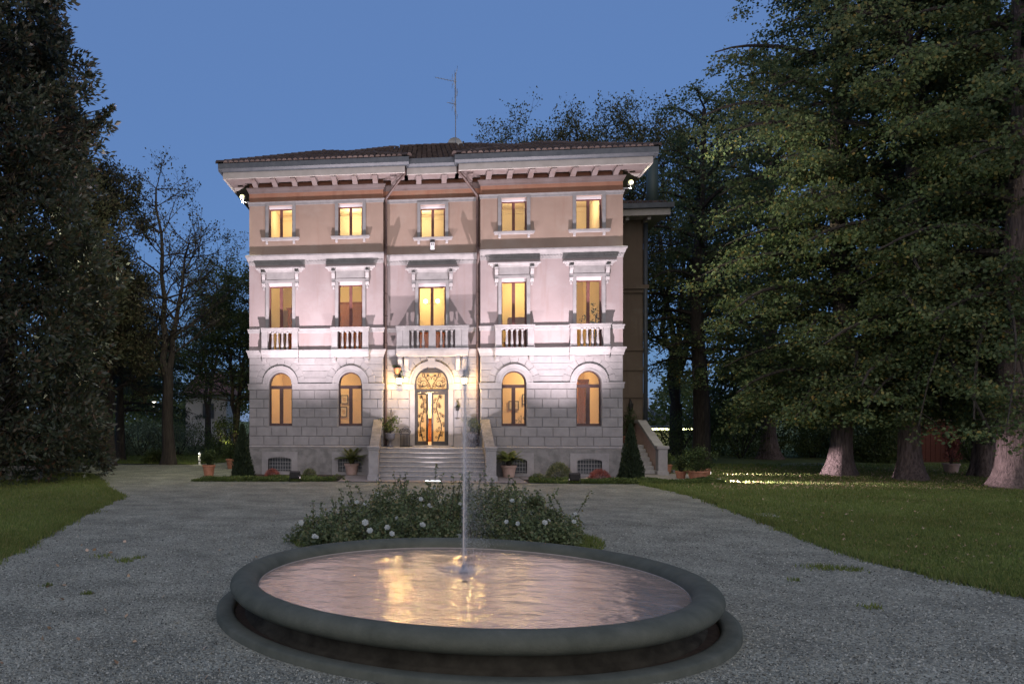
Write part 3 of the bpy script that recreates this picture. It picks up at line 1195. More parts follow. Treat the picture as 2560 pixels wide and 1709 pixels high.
# ---- windows
def framebox(mb, x0, x1, z0, z1, y0, y1, t):
    mb.box(x0, x0 + t, y0, y1, z0, z1)
    mb.box(x1 - t, x1, y0, y1, z0, z1)
    mb.box(x0 + t, x1 - t, y0, y1, z1 - t, z1)
    mb.box(x0 + t, x1 - t, y0, y1, z0, z0 + t)


def arched_window(cx):
    y0, y1 = .20, .27
    mb = MB()
    t = .055
    mb.box(cx - HB, cx - HB + t, y0, y1, 1.89, SPR)
    mb.box(cx + HB - t, cx + HB, y0, y1, 1.89, SPR)
    mb.box(cx - HB + t, cx + HB - t, y0, y1, 1.89, 1.99)
    mb.archring(cx, SPR, HB - t, HB, y0, y1)
    w_ = mb.build('window', M['framed'], villa)
    MB().box(cx - HB + t, cx + HB - t, y0 - .01, y1, 3.40, 3.53).build('transom', M['framed'], w_)
    MB().box(cx - .07, cx + .07, y0 - .015, y1, 1.99, 3.40).build('mullion', M['framed'], w_)
    for a, b in ((cx - HB + t, cx - .07), (cx + .07, cx + HB - t)):
        MB().box(a, b, y0 + .03, y0 + .036, 1.99, 3.40).build('pane', M['glass'], w_)
    g = MB()
    pts = [(cx + (HB - t) * math.cos(math.pi * k / 14), SPR - .07 + (HB - t + .07) * math.sin(math.pi * k / 14)) for k in range(15)]
    g.prism(pts, y0 + .03, y0 + .036).build('pane', M['glass'], w_)
    return w_


for x in XW:
    arched_window(x)


def sash(cx, yf, z0, z1, hw, mull=.055, low=0):
    y0, y1 = yf + .19, yf + .26
    t = .05
    mb = MB()
    framebox(mb, cx - hw, cx + hw, z0, z1 - .10, y0, y1, t)
    w_ = mb.build('window', M['frame'], villa)
    MB().box(cx - mull, cx + mull, y0 - .012, y1, z0 + t, z1 - .10 - t).build('mullion', M['frame'], w_)
    MB().box(cx - hw, cx + hw, y0 - .06, y1, z1 - .10, z1).build('shutter_box', M['shutter'], w_)
    for a, b in ((cx - hw + t, cx - mull), (cx + mull, cx + hw - t)):
        MB().box(a, b, y0 + .03, y0 + .036, z0 + t, z1 - .10 - t).build('pane', M['glass'], w_)
    return w_


def surround(w_, cx, yf, z0, z1, hw, b, p, m, sill=None):
    s_ = MB()
    s_.box(cx - hw - b, cx - hw, yf - p, yf, z0, z1)
    s_.box(cx + hw, cx + hw + b, yf - p, yf, z0, z1)
    s_.box(cx - hw - b, cx + hw + b, yf - p, yf, z1, z1 + b)
    s_.build('surround', m, w_, bevel=.006)


for x in XW + [.08]:
    yf = YC if x == .08 else 0
    z0, z1 = (9.55, 10.87) if yf == 0 else (9.47, 10.78)
    w_ = sash(x, yf, z0, z1, .49)
    surround(w_, x, yf, z0, z1, .49, .135 if yf == 0 else .13, .05, M['surround3'])
    si = MB()
    si.cornice(x - .66, x + .66, yf, [(z0 - .12, z0 - .06, .10, .11), (z0 - .06, z0, .13, .13)])
    for s_ in (-1, 1):
        si.prismx([(yf, z0 - .26), (yf - .05, z0 - .24), (yf - .09, z0 - .12), (yf, z0 - .12)], x + s_ * .56 - .05, x + s_ * .56 + .05)
    si.build('sill', M['trim'], w_, bevel=.006)
    # folded-back shutter stubs at the sill
for x in XW + [.055]:
    yf = YC if x == .055 else 0
    hw = HB + .01 if yf == 0 else .545
    z1 = 7.70 if yf == 0 else 7.62
    w_ = sash(x, yf, ZF1, z1, hw, .06)
    surround(w_, x, yf, ZF1, z1, hw, .13, .06, M['trim'])
    hd = MB()
    W2 = hw + .44
    hd.box(x - hw - .10, x + hw + .10, yf - .05, yf, z1 + .15, z1 + .44)
    hd.cornice(x - W2 + .12, x + W2 - .12, yf, [(z1 + .44, z1 + .50, .08, .10), (z1 + .50, z1 + .56, .12, .16), (z1 + .56, z1 + .61, .20, .21)])
    hd.build('hood', M['trim'], w_, bevel=.005)
    for s_ in (-1, 1):
        c = MB()
        xx = x + s_ * (hw + .20)
        zt = z1 + .44
        c.prismx([(yf, zt), (yf - .19, zt), (yf - .20, zt - .10), (yf - .15, zt - .20), (yf - .09, zt - .30), (yf - .10, zt - .40), (yf - .12, zt - .46), (yf - .07, zt - .56), (yf, zt - .60)], xx - .07, xx + .07)
        c.box(xx - .085, xx + .085, yf - .21, yf, zt - .05, zt - .001)
        c.prismx([(yf, zt - .58), (yf - .05, zt - .59), (yf - .03, zt - .70), (yf, zt - .72)], xx - .04, xx + .04)
        c.build('console', M['trim'], w_, bevel=.008)


# ---- balconies
def baluster(x, y, z0, z1):
    H_ = z1 - z0
    prof = [(.058, 0), (.058, .05), (.04, .07), (.062, .16), (.066, .24), (.05, .40), (.034, .62), (.030, .74), (.046, .80), (.030, .84), (.05, .90), (.058, .93), (.058, 1)]
    return MB().lathe([(r, z0 + t * H_) for r, t in prof], x, y, 10)


def balcony(cx, yf, hw, p, nb, piers, z0=4.97, z1=5.86):
    b = MB()
    b.cornice(cx - hw, cx + hw, yf, [(4.665, 4.74, p - .05, p - .02), (4.74, 4.88, p - .01, p + .045), (4.88, z0, p + .05, p + .06)], el=0, er=0)
    b.box(cx - hw - .03, cx - hw, yf - p - .03, yf, 4.74, z0)
    b.box(cx + hw, cx + hw + .03, yf - p - .03, yf, 4.74, z0)
    o = b.build('balcony', M['trim'], villa, bevel=.006)
    r = MB()
    r.box(cx - hw - .02, cx + hw + .02, yf - p - .02, yf - p + .17, z1 - .16, z1 - .03)
    r.box(cx - hw - .045, cx + hw + .045, yf - p - .045, yf - p + .195, z1 - .03, z1)
    for s_ in (-1, 1):
        xa, xb = sorted((cx + s_ * (hw + .02), cx + s_ * (hw - .15)))
        r.box(xa, xb, yf - p + .17, yf - .005, z1 - .16, z1 - .03)
        r.box(xa, xb, yf - p + .195, yf - .005, z1 - .03, z1)
        r.box(xa + .02, xb - .02, yf - p + .17, yf - .005, z0, z0 + .1)
    r.build('handrail', M['trim'], o, bevel=.008)
    for xa, xb in piers:
        pr = MB()
        pr.box(xa, xb, yf - p, yf - p + .15, z0, z1 - .16)
        pr.box(xa - .012, xb + .012, yf - p - .014, yf - p + .16, z0, z0 + .09)
        pr.build('pier', M['trim'], o, bevel=.005)
    for x in nb:
        baluster(x, yf - p + .075, z0 + .005, z1 - .16).build('baluster', M['trim'], o, smooth=True)
    return o


for x in XW:
    hw = .745
    xs = [x - .485 + .1 + .195 * k - .0 for k in range(5)]
    xs = [x + (k - 2) * .197 for k in range(5)]
    xs = [x + (k - 1.5) * .2 for k in range(4)]
    b = balcony(x, 0, hw, .24, xs, [(x - hw, x - .50), (x + .50, x + hw)])
    for s_ in (-1, 1):
        k = MB()
        k.box(x + s_ * .66 - .09, x + s_ * .66 + .09, -.14, -.0, 4.47, 4.664)
        k.box(x + s_ * .66 - .06, x + s_ * .66 + .06, -.155, -.1401, 4.50, 4.64)
        k.build('corbel', M['trim'], b, bevel=.01)
x = .05
b = balcony(x, YC, 1.40, .58, [x + s_ * (.35 + .21 * k) for s_ in (-1, 1) for k in range(3)],
            [(x - 1.40, x - 1.16), (x - 1.15, x - .90), (x - .14, x + .14), (x + .90, x + 1.15), (x + 1.16, x + 1.40)])
for s_ in (-1, 1):
    for q in (1.28, 1.02):
        k = MB()
        xx = x + s_ * q
        k.prismx([(YC, 4.66), (YC - .42, 4.66), (YC - .44, 4.54), (YC - .34, 4.42), (YC - .20, 4.30), (YC - .12, 4.14), (YC, 4.10)], xx - .085, xx + .085)
        k.build('corbel', M['trim'], b, bevel=.012)

# ------------------------------------------------------------------ entrance steps and door (villa parts)
ZL = 1.05
NST = 7
YL = -.85          # front edge of the landing
TR = .285
stp = MB()
stp.box(-1.97, 1.99, YL, YC + .05, -.2, ZL - .05)
steps = stp.build('entrance_steps', M['step'], villa)
lp = MB()
lp.box(-1.97, 1.99, YL - .03, YC - .05, ZL - .05, ZL)
lp.build('landing_slab', M['step'], steps, bevel=.012)
for k in range(1, NST):
    z = ZL - k * (ZL + .08) / NST
    y = YL - k * TR
    s_ = MB()
    s_.box(-1.97, 1.99, y, y + TR, -.15, z - .045)
    s_.box(-1.97, 1.99, y - .035, y + TR + .002, z - .045, z)
    s_.build('step', M['step'], steps, bevel=.010)
YB = YL - (NST - 1) * TR
for s_, xi in ((-1, -1.97), (1, 1.99)):
    xa, xb = sorted((xi, xi + s_ * .27))
    ck = MB()
    ck.prismx([(YC - .05, -.2), (YC - .05, 2.04), (-.02, 2.04), (YB + .05, .98), (YB + .05, -.2)], xa, xb)
    ck.build('cheek_wall', M['plinth'], steps)
    cp = MB()
    xa2, xb2 = xa - .045, xb + .045
    cp.prismx([(-.004, 2.03), (-.004, 2.17), (YB + .02, 1.12), (YB + .02, .98)], xa2, xb2)
    cp.build('cheek_coping', M['plinth'], steps, bevel=.012)
    pd = MB()
    pd.box(xa - .05, xb + .05, YB - .32, YB + .06, -.2, 1.03)
    pd.box(xa - .09, xb + .09, YB - .36, YB + .10, -.2, .12)
    pd.box(xa - .075, xb + .075, YB - .345, YB + .085, 1.03, 1.10)
    pd.box(xa - .095, xb + .095, YB - .365, YB + .105, 1.10, 1.17)
    pd.build('stair_pedestal', M['trim'], steps, bevel=.01)

# ---- the wrought iron door
DX = .03


def spiral(cx, cz, r, a0, turns, sgn, n=14):
    out = []
    for k in range(n + 1):
        t = k / n
        a = a0 + sgn * turns * 2 * math.pi * t
        rr = r * (1 - .86 * t)
        out.append((cx + rr * math.cos(a), cz + rr * math.sin(a)))
    return out


def flower(mb, x, z, r, y):
    pts = []
    for k in range(10):
        a = math.pi / 2 + k * math.pi / 5
        rr = r if k % 2 == 0 else r * .45
        pts.append((x + rr * math.cos(a), z + rr * math.sin(a)))
    mb.prism(pts, y - .012, y + .012)


def vine(mb, x0, x1, z0, z1, y, flip=1):
    "climbing stem with curling shoots and five-petalled flowers, filling a door panel"
    w_ = x1 - x0
    cx = (x0 + x1) / 2
    H_ = z1 - z0

    def stem(t):
        return (cx + flip * w_ * .22 * math.sin(t * 2 * math.pi * 1.15 + 2.6), z0 + H_ * t)
    mb.tube([(q[0], y, q[1]) for q in [stem(k / 26) for k in range(27)]], [.019 - .009 * k / 26 for k in range(27)], 5)
    for i in range(9):
        t = .05 + i * .103
        sx, sz = stem(t)
        sg = flip * (1 if i % 2 else -1)
        r = w_ * .21
        ccx, ccz = sx + sg * w_ * .24, sz + H_ * .075
        sp = spiral(ccx, ccz, r, math.pi if sg > 0 else 0, 1.35, -sg)
        mb.tube([(sx, y, sz)] + [(a, y, b) for a, b in sp], .0095, 4)
        sp2 = spiral(sx - sg * w_ * .2, sz + H_ * .03, r * .55, 0 if sg > 0 else math.pi, 1.2, sg)
        mb.tube([(sx, y, sz)] + [(a, y, b) for a, b in sp2], .0085, 4)
        if i % 2 == 0:
            flower(mb, ccx + sg * .0, ccz + .01, w_ * .115, y - .01)
        else:
            flower(mb, ccx, ccz, w_ * .045, y - .01)


dy0, dy1 = YC + .16, YC + .22
df = MB()
df.box(DX - DR, DX - DR + .07, dy0, dy1, 1.06, SPR)
df.box(DX + DR - .07, DX + DR, dy0, dy1, 1.06, SPR)
df.box(DX - DR + .07, DX + DR - .07, dy0, dy1, 3.24, 3.38)
df.archring(DX, SPR, DR - .06, DR, dy0, dy1)
df.prism([(DX - .42, SPR + .43), (DX + .42, SPR + .43), (DX + .30, SPR + .54), (DX, SPR + .62), (DX - .30, SPR + .54)], dy0 + .001, dy1 - .001)
df.box(DX - DR + .07, DX + DR - .07, dy0, dy1, 1.06, 1.10)
door = df.build('door', M['doorpaint'], villa)
fp = [(DX + (DR - .06) * math.cos(math.pi * k / 20), max(3.385, SPR - .21 + (DR + .15) * math.sin(math.pi * k / 20))) for k in range(21)]
fp = [(DX + (DR - .06) * math.cos(math.pi * k / 20), SPR + (DR - .06) * math.sin(math.pi * k / 20)) for k in range(21)]
fp = [(DX + DR - .06, 3.38)] + fp + [(DX - DR + .06, 3.38)]
MB().prism(fp, dy0 + .05, dy0 + .056).build('fanlight_pane', M['frost'], door)
fg = MB()
yy = dy0 + .02
for s_ in (-1, 1):
    for cx_, cz_, r, a0, tu, sg in ((.30, 3.58, .17, -.3, 1.4, 1), (.13, 3.80, .13, 3.4, 1.3, -1), (.46, 3.72, .11, 2.2, 1.3, -1), (.46, 3.47, .075, 0, 1.2, 1), (.12, 3.50, .09, 1.8, 1.2, -1), (.30, 3.95, .10, 4.0, 1.2, 1)):
        fg.tube([(DX + s_ * a, yy, b) for a, b in spiral(cx_, cz_, r, a0, tu, sg)], .0095, 4)
    fg.tube([(DX + s_ * a, yy, b) for a, b in ((.02, 3.40), (.06, 3.56), (.16, 3.70), (.25, 3.84), (.28, 3.98))], .013, 5)
    fg.tube([(DX + s_ * a, yy, b) for a, b in ((.04, 3.50), (.16, 3.53), (.30, 3.45), (.48, 3.50), (.57, 3.60))], .011, 5)
    flower(fg, DX + s_ * .145, 3.93, .062, yy)
    flower(fg, DX + s_ * .36, 3.50, .058, yy)
fg.build('fanlight_grille', M['iron'], door)


def leaf(x0, x1, hinge, ang, flip):
    "one door leaf, built shut from hinge at local x=0, then swung in by ang"
    w_ = x1 - x0
    s_ = 1 if hinge == 'l' else -1
    mb = MB()
    framebox(mb, min(0, s_ * w_), max(0, s_ * w_), 1.10, 3.235, 0, .05, .075)
    mb.box(min(s_ * .075, s_ * (w_ - .075)), max(s_ * .075, s_ * (w_ - .075)), .0, .05, 1.175, 1.27)
    o = mb.build('door_leaf', M['doorpaint'], door)
    o.location = (x0 if hinge == 'l' else x1, dy0, 0)
    o.rotation_euler = (0, 0, ang)
    xa, xb = sorted((s_ * .075, s_ * (w_ - .075)))
    MB().box(xa, xb, .035, .041, 1.27, 3.16).build('pane', M['frost'], o)
    g = MB()
    vine(g, xa, xb, 1.28, 3.14, .015, flip)
    g.build('grille', M['iron'], o)
    h = MB()
    hx = s_ * (w_ - .035)
    h.tube([(hx, -.05, 2.0), (hx, -.06, 1.99), (hx, -.06, 2.28), (hx, -.05, 2.36)], .012, 6)
    h.build('handle', M['galv'], o)
    return o


leaf(DX - DR + .07, DX - .02, 'l', R(36), 1)
leaf(DX - .0, DX + DR - .07, 'r', 0, -1)
MB().box(DX - .78, DX + .80, YC - .16, YC + .12, 1.05, 1.10).build('threshold', M['step'], door, bevel=.008)

# ------------------------------------------------------------------ rooms behind the windows (villa parts)
WARM = (1, .72, .40)
RC = {'g': mat('orange_room_paint', (.82, .62, .35), rough=.9), 'f': mat('yellow_room_paint', (.82, .66, .36), rough=.9),
      's': mat('cream_room_paint', (.82, .68, .42), rough=.9)}


def room(name, x0, x1, y0, y1, z0, z1, m, power, lx=.5, ly=.5, col=WARM):
    mb = MB()
    mb.box(x0, x1, y1, y1 + .1, z0, z1)
    mb.box(x0 - .08, x0, y0, y1 + .1, z0, z1)
    mb.box(x1, x1 + .08, y0, y1 + .1, z0, z1)
    mb.box(x0 - .08, x1 + .08, y0, y1 + .1, z1, z1 + .1)
    mb.box(x0, x1, y1 - .05, y1, z1 - .20, z1 - .08)
    o = mb.build(name, m, villa)
    MB().box(x0 - .08, x1 + .08, y0 - .0, y1 + .1, z0 - .12, z0).build('floor_boards', M['floorwood'], o)
    lamp('room_light', 'POINT', o, (x0 + (x1 - x0) * lx, y0 + (y1 - y0) * ly, z1 - .45), power, col, size=.22)
    return o


yb = WT + .012
ROOMS = [('ground_floor_room', -6.9, -2.0, yb, 5.0, 1.12, 4.62, 'g', 150), ('ground_floor_room', 2.05, 6.9, yb, 5.0, 1.12, 4.62, 'g', 150),
         ('entrance_hall', -1.55, 1.60, YC + yb, 6.5, 1.10, 4.62, 's', 1150),
         ('first_floor_room', -6.9, -2.0, yb, 5.2, 4.98, 8.45, 'f', 170), ('first_floor_room', 2.05, 6.9, yb, 5.2, 4.98, 8.45, 'f', 160),
         ('first_floor_hall', -1.55, 1.60, YC + yb, 5.4, 4.98, 8.40, 'f', 150),
         ('second_floor_room', -6.9, -4.7, yb, 4.2, 8.95, 11.5, 's', 62), ('second_floor_room', -4.5, -2.0, yb, 4.2, 8.95, 11.5, 's', 62),
         ('second_floor_room', -1.55, 1.60, YC + yb, 4.4, 8.95, 11.4, 's', 62),
         ('second_floor_room', 2.05, 4.6, yb, 4.2, 8.95, 11.5, 's', 62), ('second_floor_room', 4.8, 6.9, yb, 4.2, 8.95, 11.5, 's', 62)]
for nm, x0, x1, y0, y1, z0, z1, k, pw_ in ROOMS:
    lo_ = {'g': WARM, 'f': (1, .76, .42), 's': (1, .80, .52)}[k]
    rv = random.Random(int(x0 * 100 + z0 * 10))
    room(nm, x0, x1, y0, y1, z0, z1, RC[k], pw_ * rv.uniform(.62, .95), col=lo_, lx=rv.uniform(.3, .7), ly=rv.uniform(.55, .8))


# things seen inside the rooms
def picture(px, py, wpx, hpx, y, label, mm='paper'):
    x, z = onplane(px, py, y)
    sc_ = (y - CAM[1]) / FPX
    w_, h_ = wpx * sc_, hpx * sc_
    t = thing('picture', (x, y, z), label, 'picture')
    f = MB()
    framebox(f, -w_ / 2, w_ / 2, -h_ / 2, h_ / 2, -.03, 0, .035)
    f.build('frame', M['iron'], t)
    MB().box(-w_ / 2 + .035, w_ / 2 - .035, -.012, 0, -h_ / 2 + .035, h_ / 2 - .035).build('mount', M['paper'], t)
    MB().box(-w_ * .2, w_ * .2, -.016, -.0121, -h_ * .22, h_ * .2).build('print', mat('print_' + label[:6], (.42, .26, .14), (.62, .45, .26), scale=9), t)
    return t


picture(861, 998, 19, 22, 4.94, 'upper black framed print on orange wall seen in second arched window from left corner')
picture(859, 1029, 17, 26, 4.94, 'lower black framed print on orange wall seen in second arched window from left corner')
picture(690, 990, 12, 32, 4.94, 'upper narrow black framed print seen in arched window nearest the left corner')
picture(690, 1027, 12, 28, 4.94, 'lower narrow black framed print seen in arched window nearest the left corner')
t = picture(1284, 1013, 24, 22, 4.94, 'square picture with dark round motif seen in arched window right of the steps')
MB().lathe([(.13, -.02), (.13, -.012), (.07, -.012), (.07, -.02)], n=18).build('round_motif', M['iron'], t).rotation_euler = (R(90), 0, 0)
picture(1310, 998, 8, 26, 4.94, 'narrow picture beside the window frame right of the steps')


def cabinet(name, x0, x1, y, d, z0, z1, label, cat, m='wood', doors=2, glow=False):
    t = thing(name, ((x0 + x1) / 2, y, z0), label, cat)
    w_ = (x1 - x0) / 2
    MB().box(-w_, w_, -d, 0, 0, z1 - z0).build('carcass', M[m], t)
    for k in range(doors):
        a = -w_ + .03 + k * (2 * w_ - .06) / doors
        b = -w_ + .03 + (k + 1) * (2 * w_ - .06) / doors
        p = MB()
        framebox(p, a + .01, b - .01, .08, z1 - z0 - .12, -d - .025, -d, .09)
        p.box(a + .12, b - .12, -d - .012, -d, .2, (z1 - z0) * .48)
        p.build('door', M[m], t)
    MB().cornice(-w_, w_, -d, [(z1 - z0, z1 - z0 + .1, .02, .08)], yb=d - .01).build('cornice', M[m], t)
    return t


cabinet('wardrobe', -4.25, -2.5, 5.19, .6, 5.08, 7.55, 'tall red brown panelled wardrobe behind first floor window left of the hall', 'wardrobe', doors=3)
cabinet('cabinet', -6.6, -5.75, 5.19, .5, 5.08, 7.35, 'brown wooden cabinet behind first floor window nearest the left corner', 'cabinet', doors=1)
cabinet('bookcase', 6.45, 6.88, 4.9, .9, 1.22, 3.9, 'dark glazed bookcase at the right inside the right hand arched window', 'bookcase', doors=2)
cabinet('sideboard', 5.7, 6.4, 4.95, .5, 1.22, 3.15, 'lit brown vitrine inside the right hand arched window', 'vitrine', doors=2)
cabinet('room_door', -2.95, -2.35, 4.19, .06, 9.05, 11.0, 'grey room door behind top floor window left of the centre', 'door', m='greydoor', doors=1)
cabinet('console_table', -.75, .85, 5.38, .4, 5.08, 6.35, 'low brown sideboard behind the central balcony window', 'sideboard', doors=3)
cabinet('console_table', -.5, .35, 6.45, .4, 1.20, 2.2, 'small carved table in the entrance hall behind the door', 'table', doors=1)
t = thing('sofa', (3.75, 1.5, 5.08), 'brown high backed sofa behind first floor window right of the hall', 'sofa')
MB().box(-.7, .7, -.1, .7, 0, .45).build('seat', M['sofa'], t, bevel=.06)
MB().box(-.62, .62, -.28, -.08, 0, 1.35).build('backrest', M['sofa'], t, bevel=.06)
# hall chandelier of two globes
t = thing('chandelier', (.06, 3.0, 8.4), 'two globe chandelier glowing in the central first floor window', 'chandelier')
MB().tube([(0, 0, 0), (0, 0, -1.1)], .02).build('stem', M['galv'], t)
E_globe = emis('lamp_globe', (1, .78, .42), 14)
for s_ in (-1, 1):
    MB().tube([(0, 0, -1.05), (s_ * .15, 0, -1.15), (s_ * .26, 0, -1.05)], .012).build('arm', M['galv'], t)
    g = MB().lathe([(.02, -.09), (.08, -.04), (.09, 0), (.07, .06), (.02, .085)], n=12).build('globe', E_globe, t, smooth=True)
    g.location = (s_ * .26, 0, -1.0)
# indoor plant
t = thing('indoor_plant', (*((onplane(1488, 800, 1.3)[0], 1.3)), 5.08), 'leafy indoor plant behind the first floor window at the right corner', 'plant')
C = np.stack([RNG.normal(0, .16, 22), RNG.normal(0, .14, 22), RNG.uniform(.5, 1.75, 22)], 1)
pts, dr = blobs(C, .16, 16)
quads('foliage', leaves(pts, .10, .5, dr, .4), M['potleaf'], t, kind='stuff')
MB().tube([(0, 0, .3), (.03, 0, 1.4)], .02).build('stem', M['bark2'], t)
MB().lathe([(.14, 0), (.19, .35)], n=14).build('pot', M['terra'], t)
t = thing('indoor_plant', (*((onplane(1303, 1030, 1.6)[0], 1.6)), 1.22), 'thin leafed indoor plant inside arched window right of the steps', 'plant')
C = np.stack([RNG.normal(0, .2, 14), RNG.normal(0, .14, 14), RNG.uniform(.5, 1.3, 14)], 1)
pts, dr = blobs(C, .15, 9)
quads('foliage', leaves(pts, .10, .22, dr, .5), M['potleaf'], t, kind='stuff')
MB().lathe([(.14, 0), (.19, .4)], n=14).build('pot', M['terra'], t)
MB().tube([(0, 0, .3), (.0, 0, 1.2)], .012).build('stem', M['bark2'], t)

# ------------------------------------------------------------------ lamps of the facade
FLOOD = (1, .85, .93)


def floodlight(px, py, label, tgt, energy):
    x, y = gp(px, py)
    t = thing('floodlight', (x, y, .0), label, 'floodlight', 'floodlights in the beds before the facade')
    b = MB()
    b.hexa([(-.16, -.10, .14), (.16, -.10, .14), (.16, .06, .10), (-.16, .06, .10)], [(-.19, -.14, .36), (.19, -.14, .36), (.19, .0, .40), (-.19, .0, .40)])
    b.build('housing', M['iron'], t, bevel=.01)
    MB().hexa([(-.165, .062, .13), (.165, .062, .13), (.165, .068, .13), (-.165, .068, .13)], [(-.175, .012, .385), (.175, .012, .385), (.175, .018, .385), (-.175, .018, .385)]).build('lens', emis('flood_lens', FLOOD, 6), t)
    MB().box(-.20, -.185, -.06, -.02, .0, .3).box(.185, .20, -.06, -.02, .0, .3).box(-.2, .2, -.06, -.02, .0, .012).build('bracket', M['iron'], t)
    lamp('beam', 'SPOT', t, (0, .10, .40), energy, FLOOD, target=(tgt[0] - x, tgt[1] - y, tgt[2]), size=.05, spot=R(100), blend=1.)
    return t


floodlight(738, 1204, 'black floodlight in the low bed left of the steps', (-4.6, 0, 34), 8900)
floodlight(1436, 1209, 'black floodlight in the low bed right of the steps', (4.65, 0, 34), 8900)
x, y = 0.05, -3.05
t = thing('recessed_uplight', (x, y, .03), 'oblong recessed light glowing in the paving before the steps', 'uplight')
MB().box(-.30, .30, -.07, .07, 0, .012).build('rim', M['galv'], t)
MB().box(-.27, .27, -.05, .05, .012, .016).build('lens', emis('uplight_lens', (.92, .93, 1), 9), t)
lamp('beam', 'SPOT', t, (0, -.1, .05), 3000, (1, .88, .95), target=(0, 2.9, 8.0), size=.05, spot=R(104), blend=1.)


def lantern(x, label):
    t = thing('wall_lantern', (x, YC, 3.80), label, 'lantern', 'lanterns either side of the door')
    a = MB()
    a.lathe([(.05, -.02), (.05, .02)], n=10)
    o = a.build('wall_plate', M['iron'], t)
    o.rotation_euler = (R(90), 0, 0)
    o.location = (0, -.02, .30)
    MB().tube([(0, 0, .30), (0, -.16, .38), (0, -.27, .33), (0, -.27, .24)], .011).build('arm', M['iron'], t)
    MB().lathe([(.02, .24), (.05, .20), (.135, .12), (.135, .10), (.02, .13)], 0, -.27, 8).build('cap', M['iron'], t)
    MB().lathe([(.11, .10), (.08, -.13), (.03, -.16)], 0, -.27, 8).build('glass', emis('lantern_glass', (1, .75, .33), 26), t)
    c = MB()
    for k in range(6):
        an = k * math.pi / 3
        c.tube([(.118 * math.cos(an), -.27 + .118 * math.sin(an), .10), (.088 * math.cos(an), -.27 + .088 * math.sin(an), -.13)], .007, 4)
    c.lathe([(.10, -.13), (.09, -.15), (.02, -.21)], 0, -.27, 8)
    c.build('cage', M['iron'], t)
    lamp('glow', 'POINT', t, (0, -.40, -.02), 190, (1, .60, .20), size=.10)
    return t


lantern(-1.25, 'glowing iron wall lantern left of the door below the flower basket')
lantern(1.32, 'glowing iron wall lantern right of the door')
# hanging basket on a bracket
t = thing('hanging_basket', (-1.33, YC, 4.22), 'small flower pot hung on the wall above the left lantern', 'flower basket')
MB().lathe([(.09, -.14), (.15, .06), (.165, .06), (.165, .09)], 0, -.24, 12).build('pot', M['terra'], t)
MB().tube([(0, 0, .0), (0, -.09, .02)], .012).build('bracket', M['iron'], t)
C = np.array([(0, -.24, .15), (.08, -.28, .05), (.14, -.3, -.12), (-.1, -.26, .12), (.17, -.28, -.25)])
pts, dr = blobs(C, .12, 26)
quads('foliage', leaves(pts, .07, .6, dr, .3), M['potleaf'], t, kind='stuff')


def eave_flood(x, y, z, s_, label, energy, tgt):
    t = thing('eave_floodlight', (x, y, z), label, 'floodlight', 'floodlights under the eaves')
    MB().box(min(0, s_ * .34), max(0, s_ * .34), -.025, .025, -.20, -.16).box(s_ * .30 - .02, s_ * .30 + .02, -.02, .02, -.18, -.06).build('arm', M['galv'], t)
    b = MB()
    b.box(s_ * .30 - .10, s_ * .30 + .10, -.07, .08, -.07, .13)
    b.build('housing', M['galv'], t, bevel=.03)
    ln = MB().lathe([(.085, 0), (.085, .02), (.05, .03)], n=20).build('lens', emis('eave_lens', (1, 1, .40), 2.2), t)
    ln.rotation_euler = (R(90), 0, 0)
    ln.location = (s_ * .30, -.07, .03)
    lamp('beam', 'SPOT', t, (s_ * .30, -.14, .03), energy, (1, .98, .66), target=tgt, size=.08, spot=R(150), blend=.7)
    return t


xl, zl = onplane(614, 492, -.05)
xr, zr = onplane(1577, 456, -.05)
eave_flood(BX0 - .005, .10, zl, -1, 'bright greenish floodlight on the left top corner of the villa', 1700, (-14, 4.5, -11))
eave_flood(BX1 + .005, .10, zr, 1, 'bright greenish floodlight on the right top corner of the villa', 1500, (14, -2.0, -9.5))
# lamp box above the central window of the first floor
x, z = onplane(1081, 614, YC)
t = thing('siren_box', (x, YC, z), 'small white siren box under the central top floor window', 'siren')
MB().box(-.085, .085, -.11, 0, -.17, .12).build('housing', M['white'], t, bevel=.01)
MB().box(-.10, .10, -.13, 0, .12, .17).build('cap', M['iron'], t)
MB().box(-.045, -.015, -.115, -.11, -.0, .08).box(.015, .045, -.115, -.11, .0, .08).build('grille', M['iron'], t)

# ------------------------------------------------------------------ rear wing, chimney flue, side steps
wing = thing('rear_wing', (0, 0, .10), 'set back ochre side wing with painted-in shade and its own tiled eave behind the right corner', 'wing')
wm = MB()
wm.box(BX1 + .004, 9.72, 6.0, 13, -.4, 11.3)
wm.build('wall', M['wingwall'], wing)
q = MB()
for z0, z1, p in ((7.95, 8.12, .10), (8.12, 8.30, .20), (5.30, 5.42, .07), (4.40, 4.55, .07), (3.15, 3.35, .07), (.95, 1.05, .06)):
    q.box(BX1 + .2, 9.72 + p, 6.0 - p, 13, z0, z1)
q.build('belt_course', M['wingwall'], wing)
q = MB()
q.box(BX1 + .6, 10.55, 5.05, 13, 11.30, 11.36)
q.box(BX1 + .6, 10.62, 4.98, 5.06, 11.26, 11.55)
q.build('eave_board', M['fascia'], wing)
q = MB()
q.box(BX1 + .6, 10.75, 4.84, 4.99, 11.56, 11.78)
q.box(10.62, 10.75, 4.99, 13, 11.56, 11.78)
q.build('gutter', M['gutter'], wing)
q = MB()
q.add([(BX1, 4.9, 11.78), (10.72, 4.9, 11.78), (BX1, 8.2, 12.72), (8.6, 8.2, 12.72), (10.72, 13, 11.78), (8.6, 11, 12.72), (BX1, 11, 12.72)],
      [(0, 1, 3, 2), (1, 4, 5, 3), (2, 3, 5, 6)])
wroof = q.build('roof', M['tile'], wing)
tl = MB()
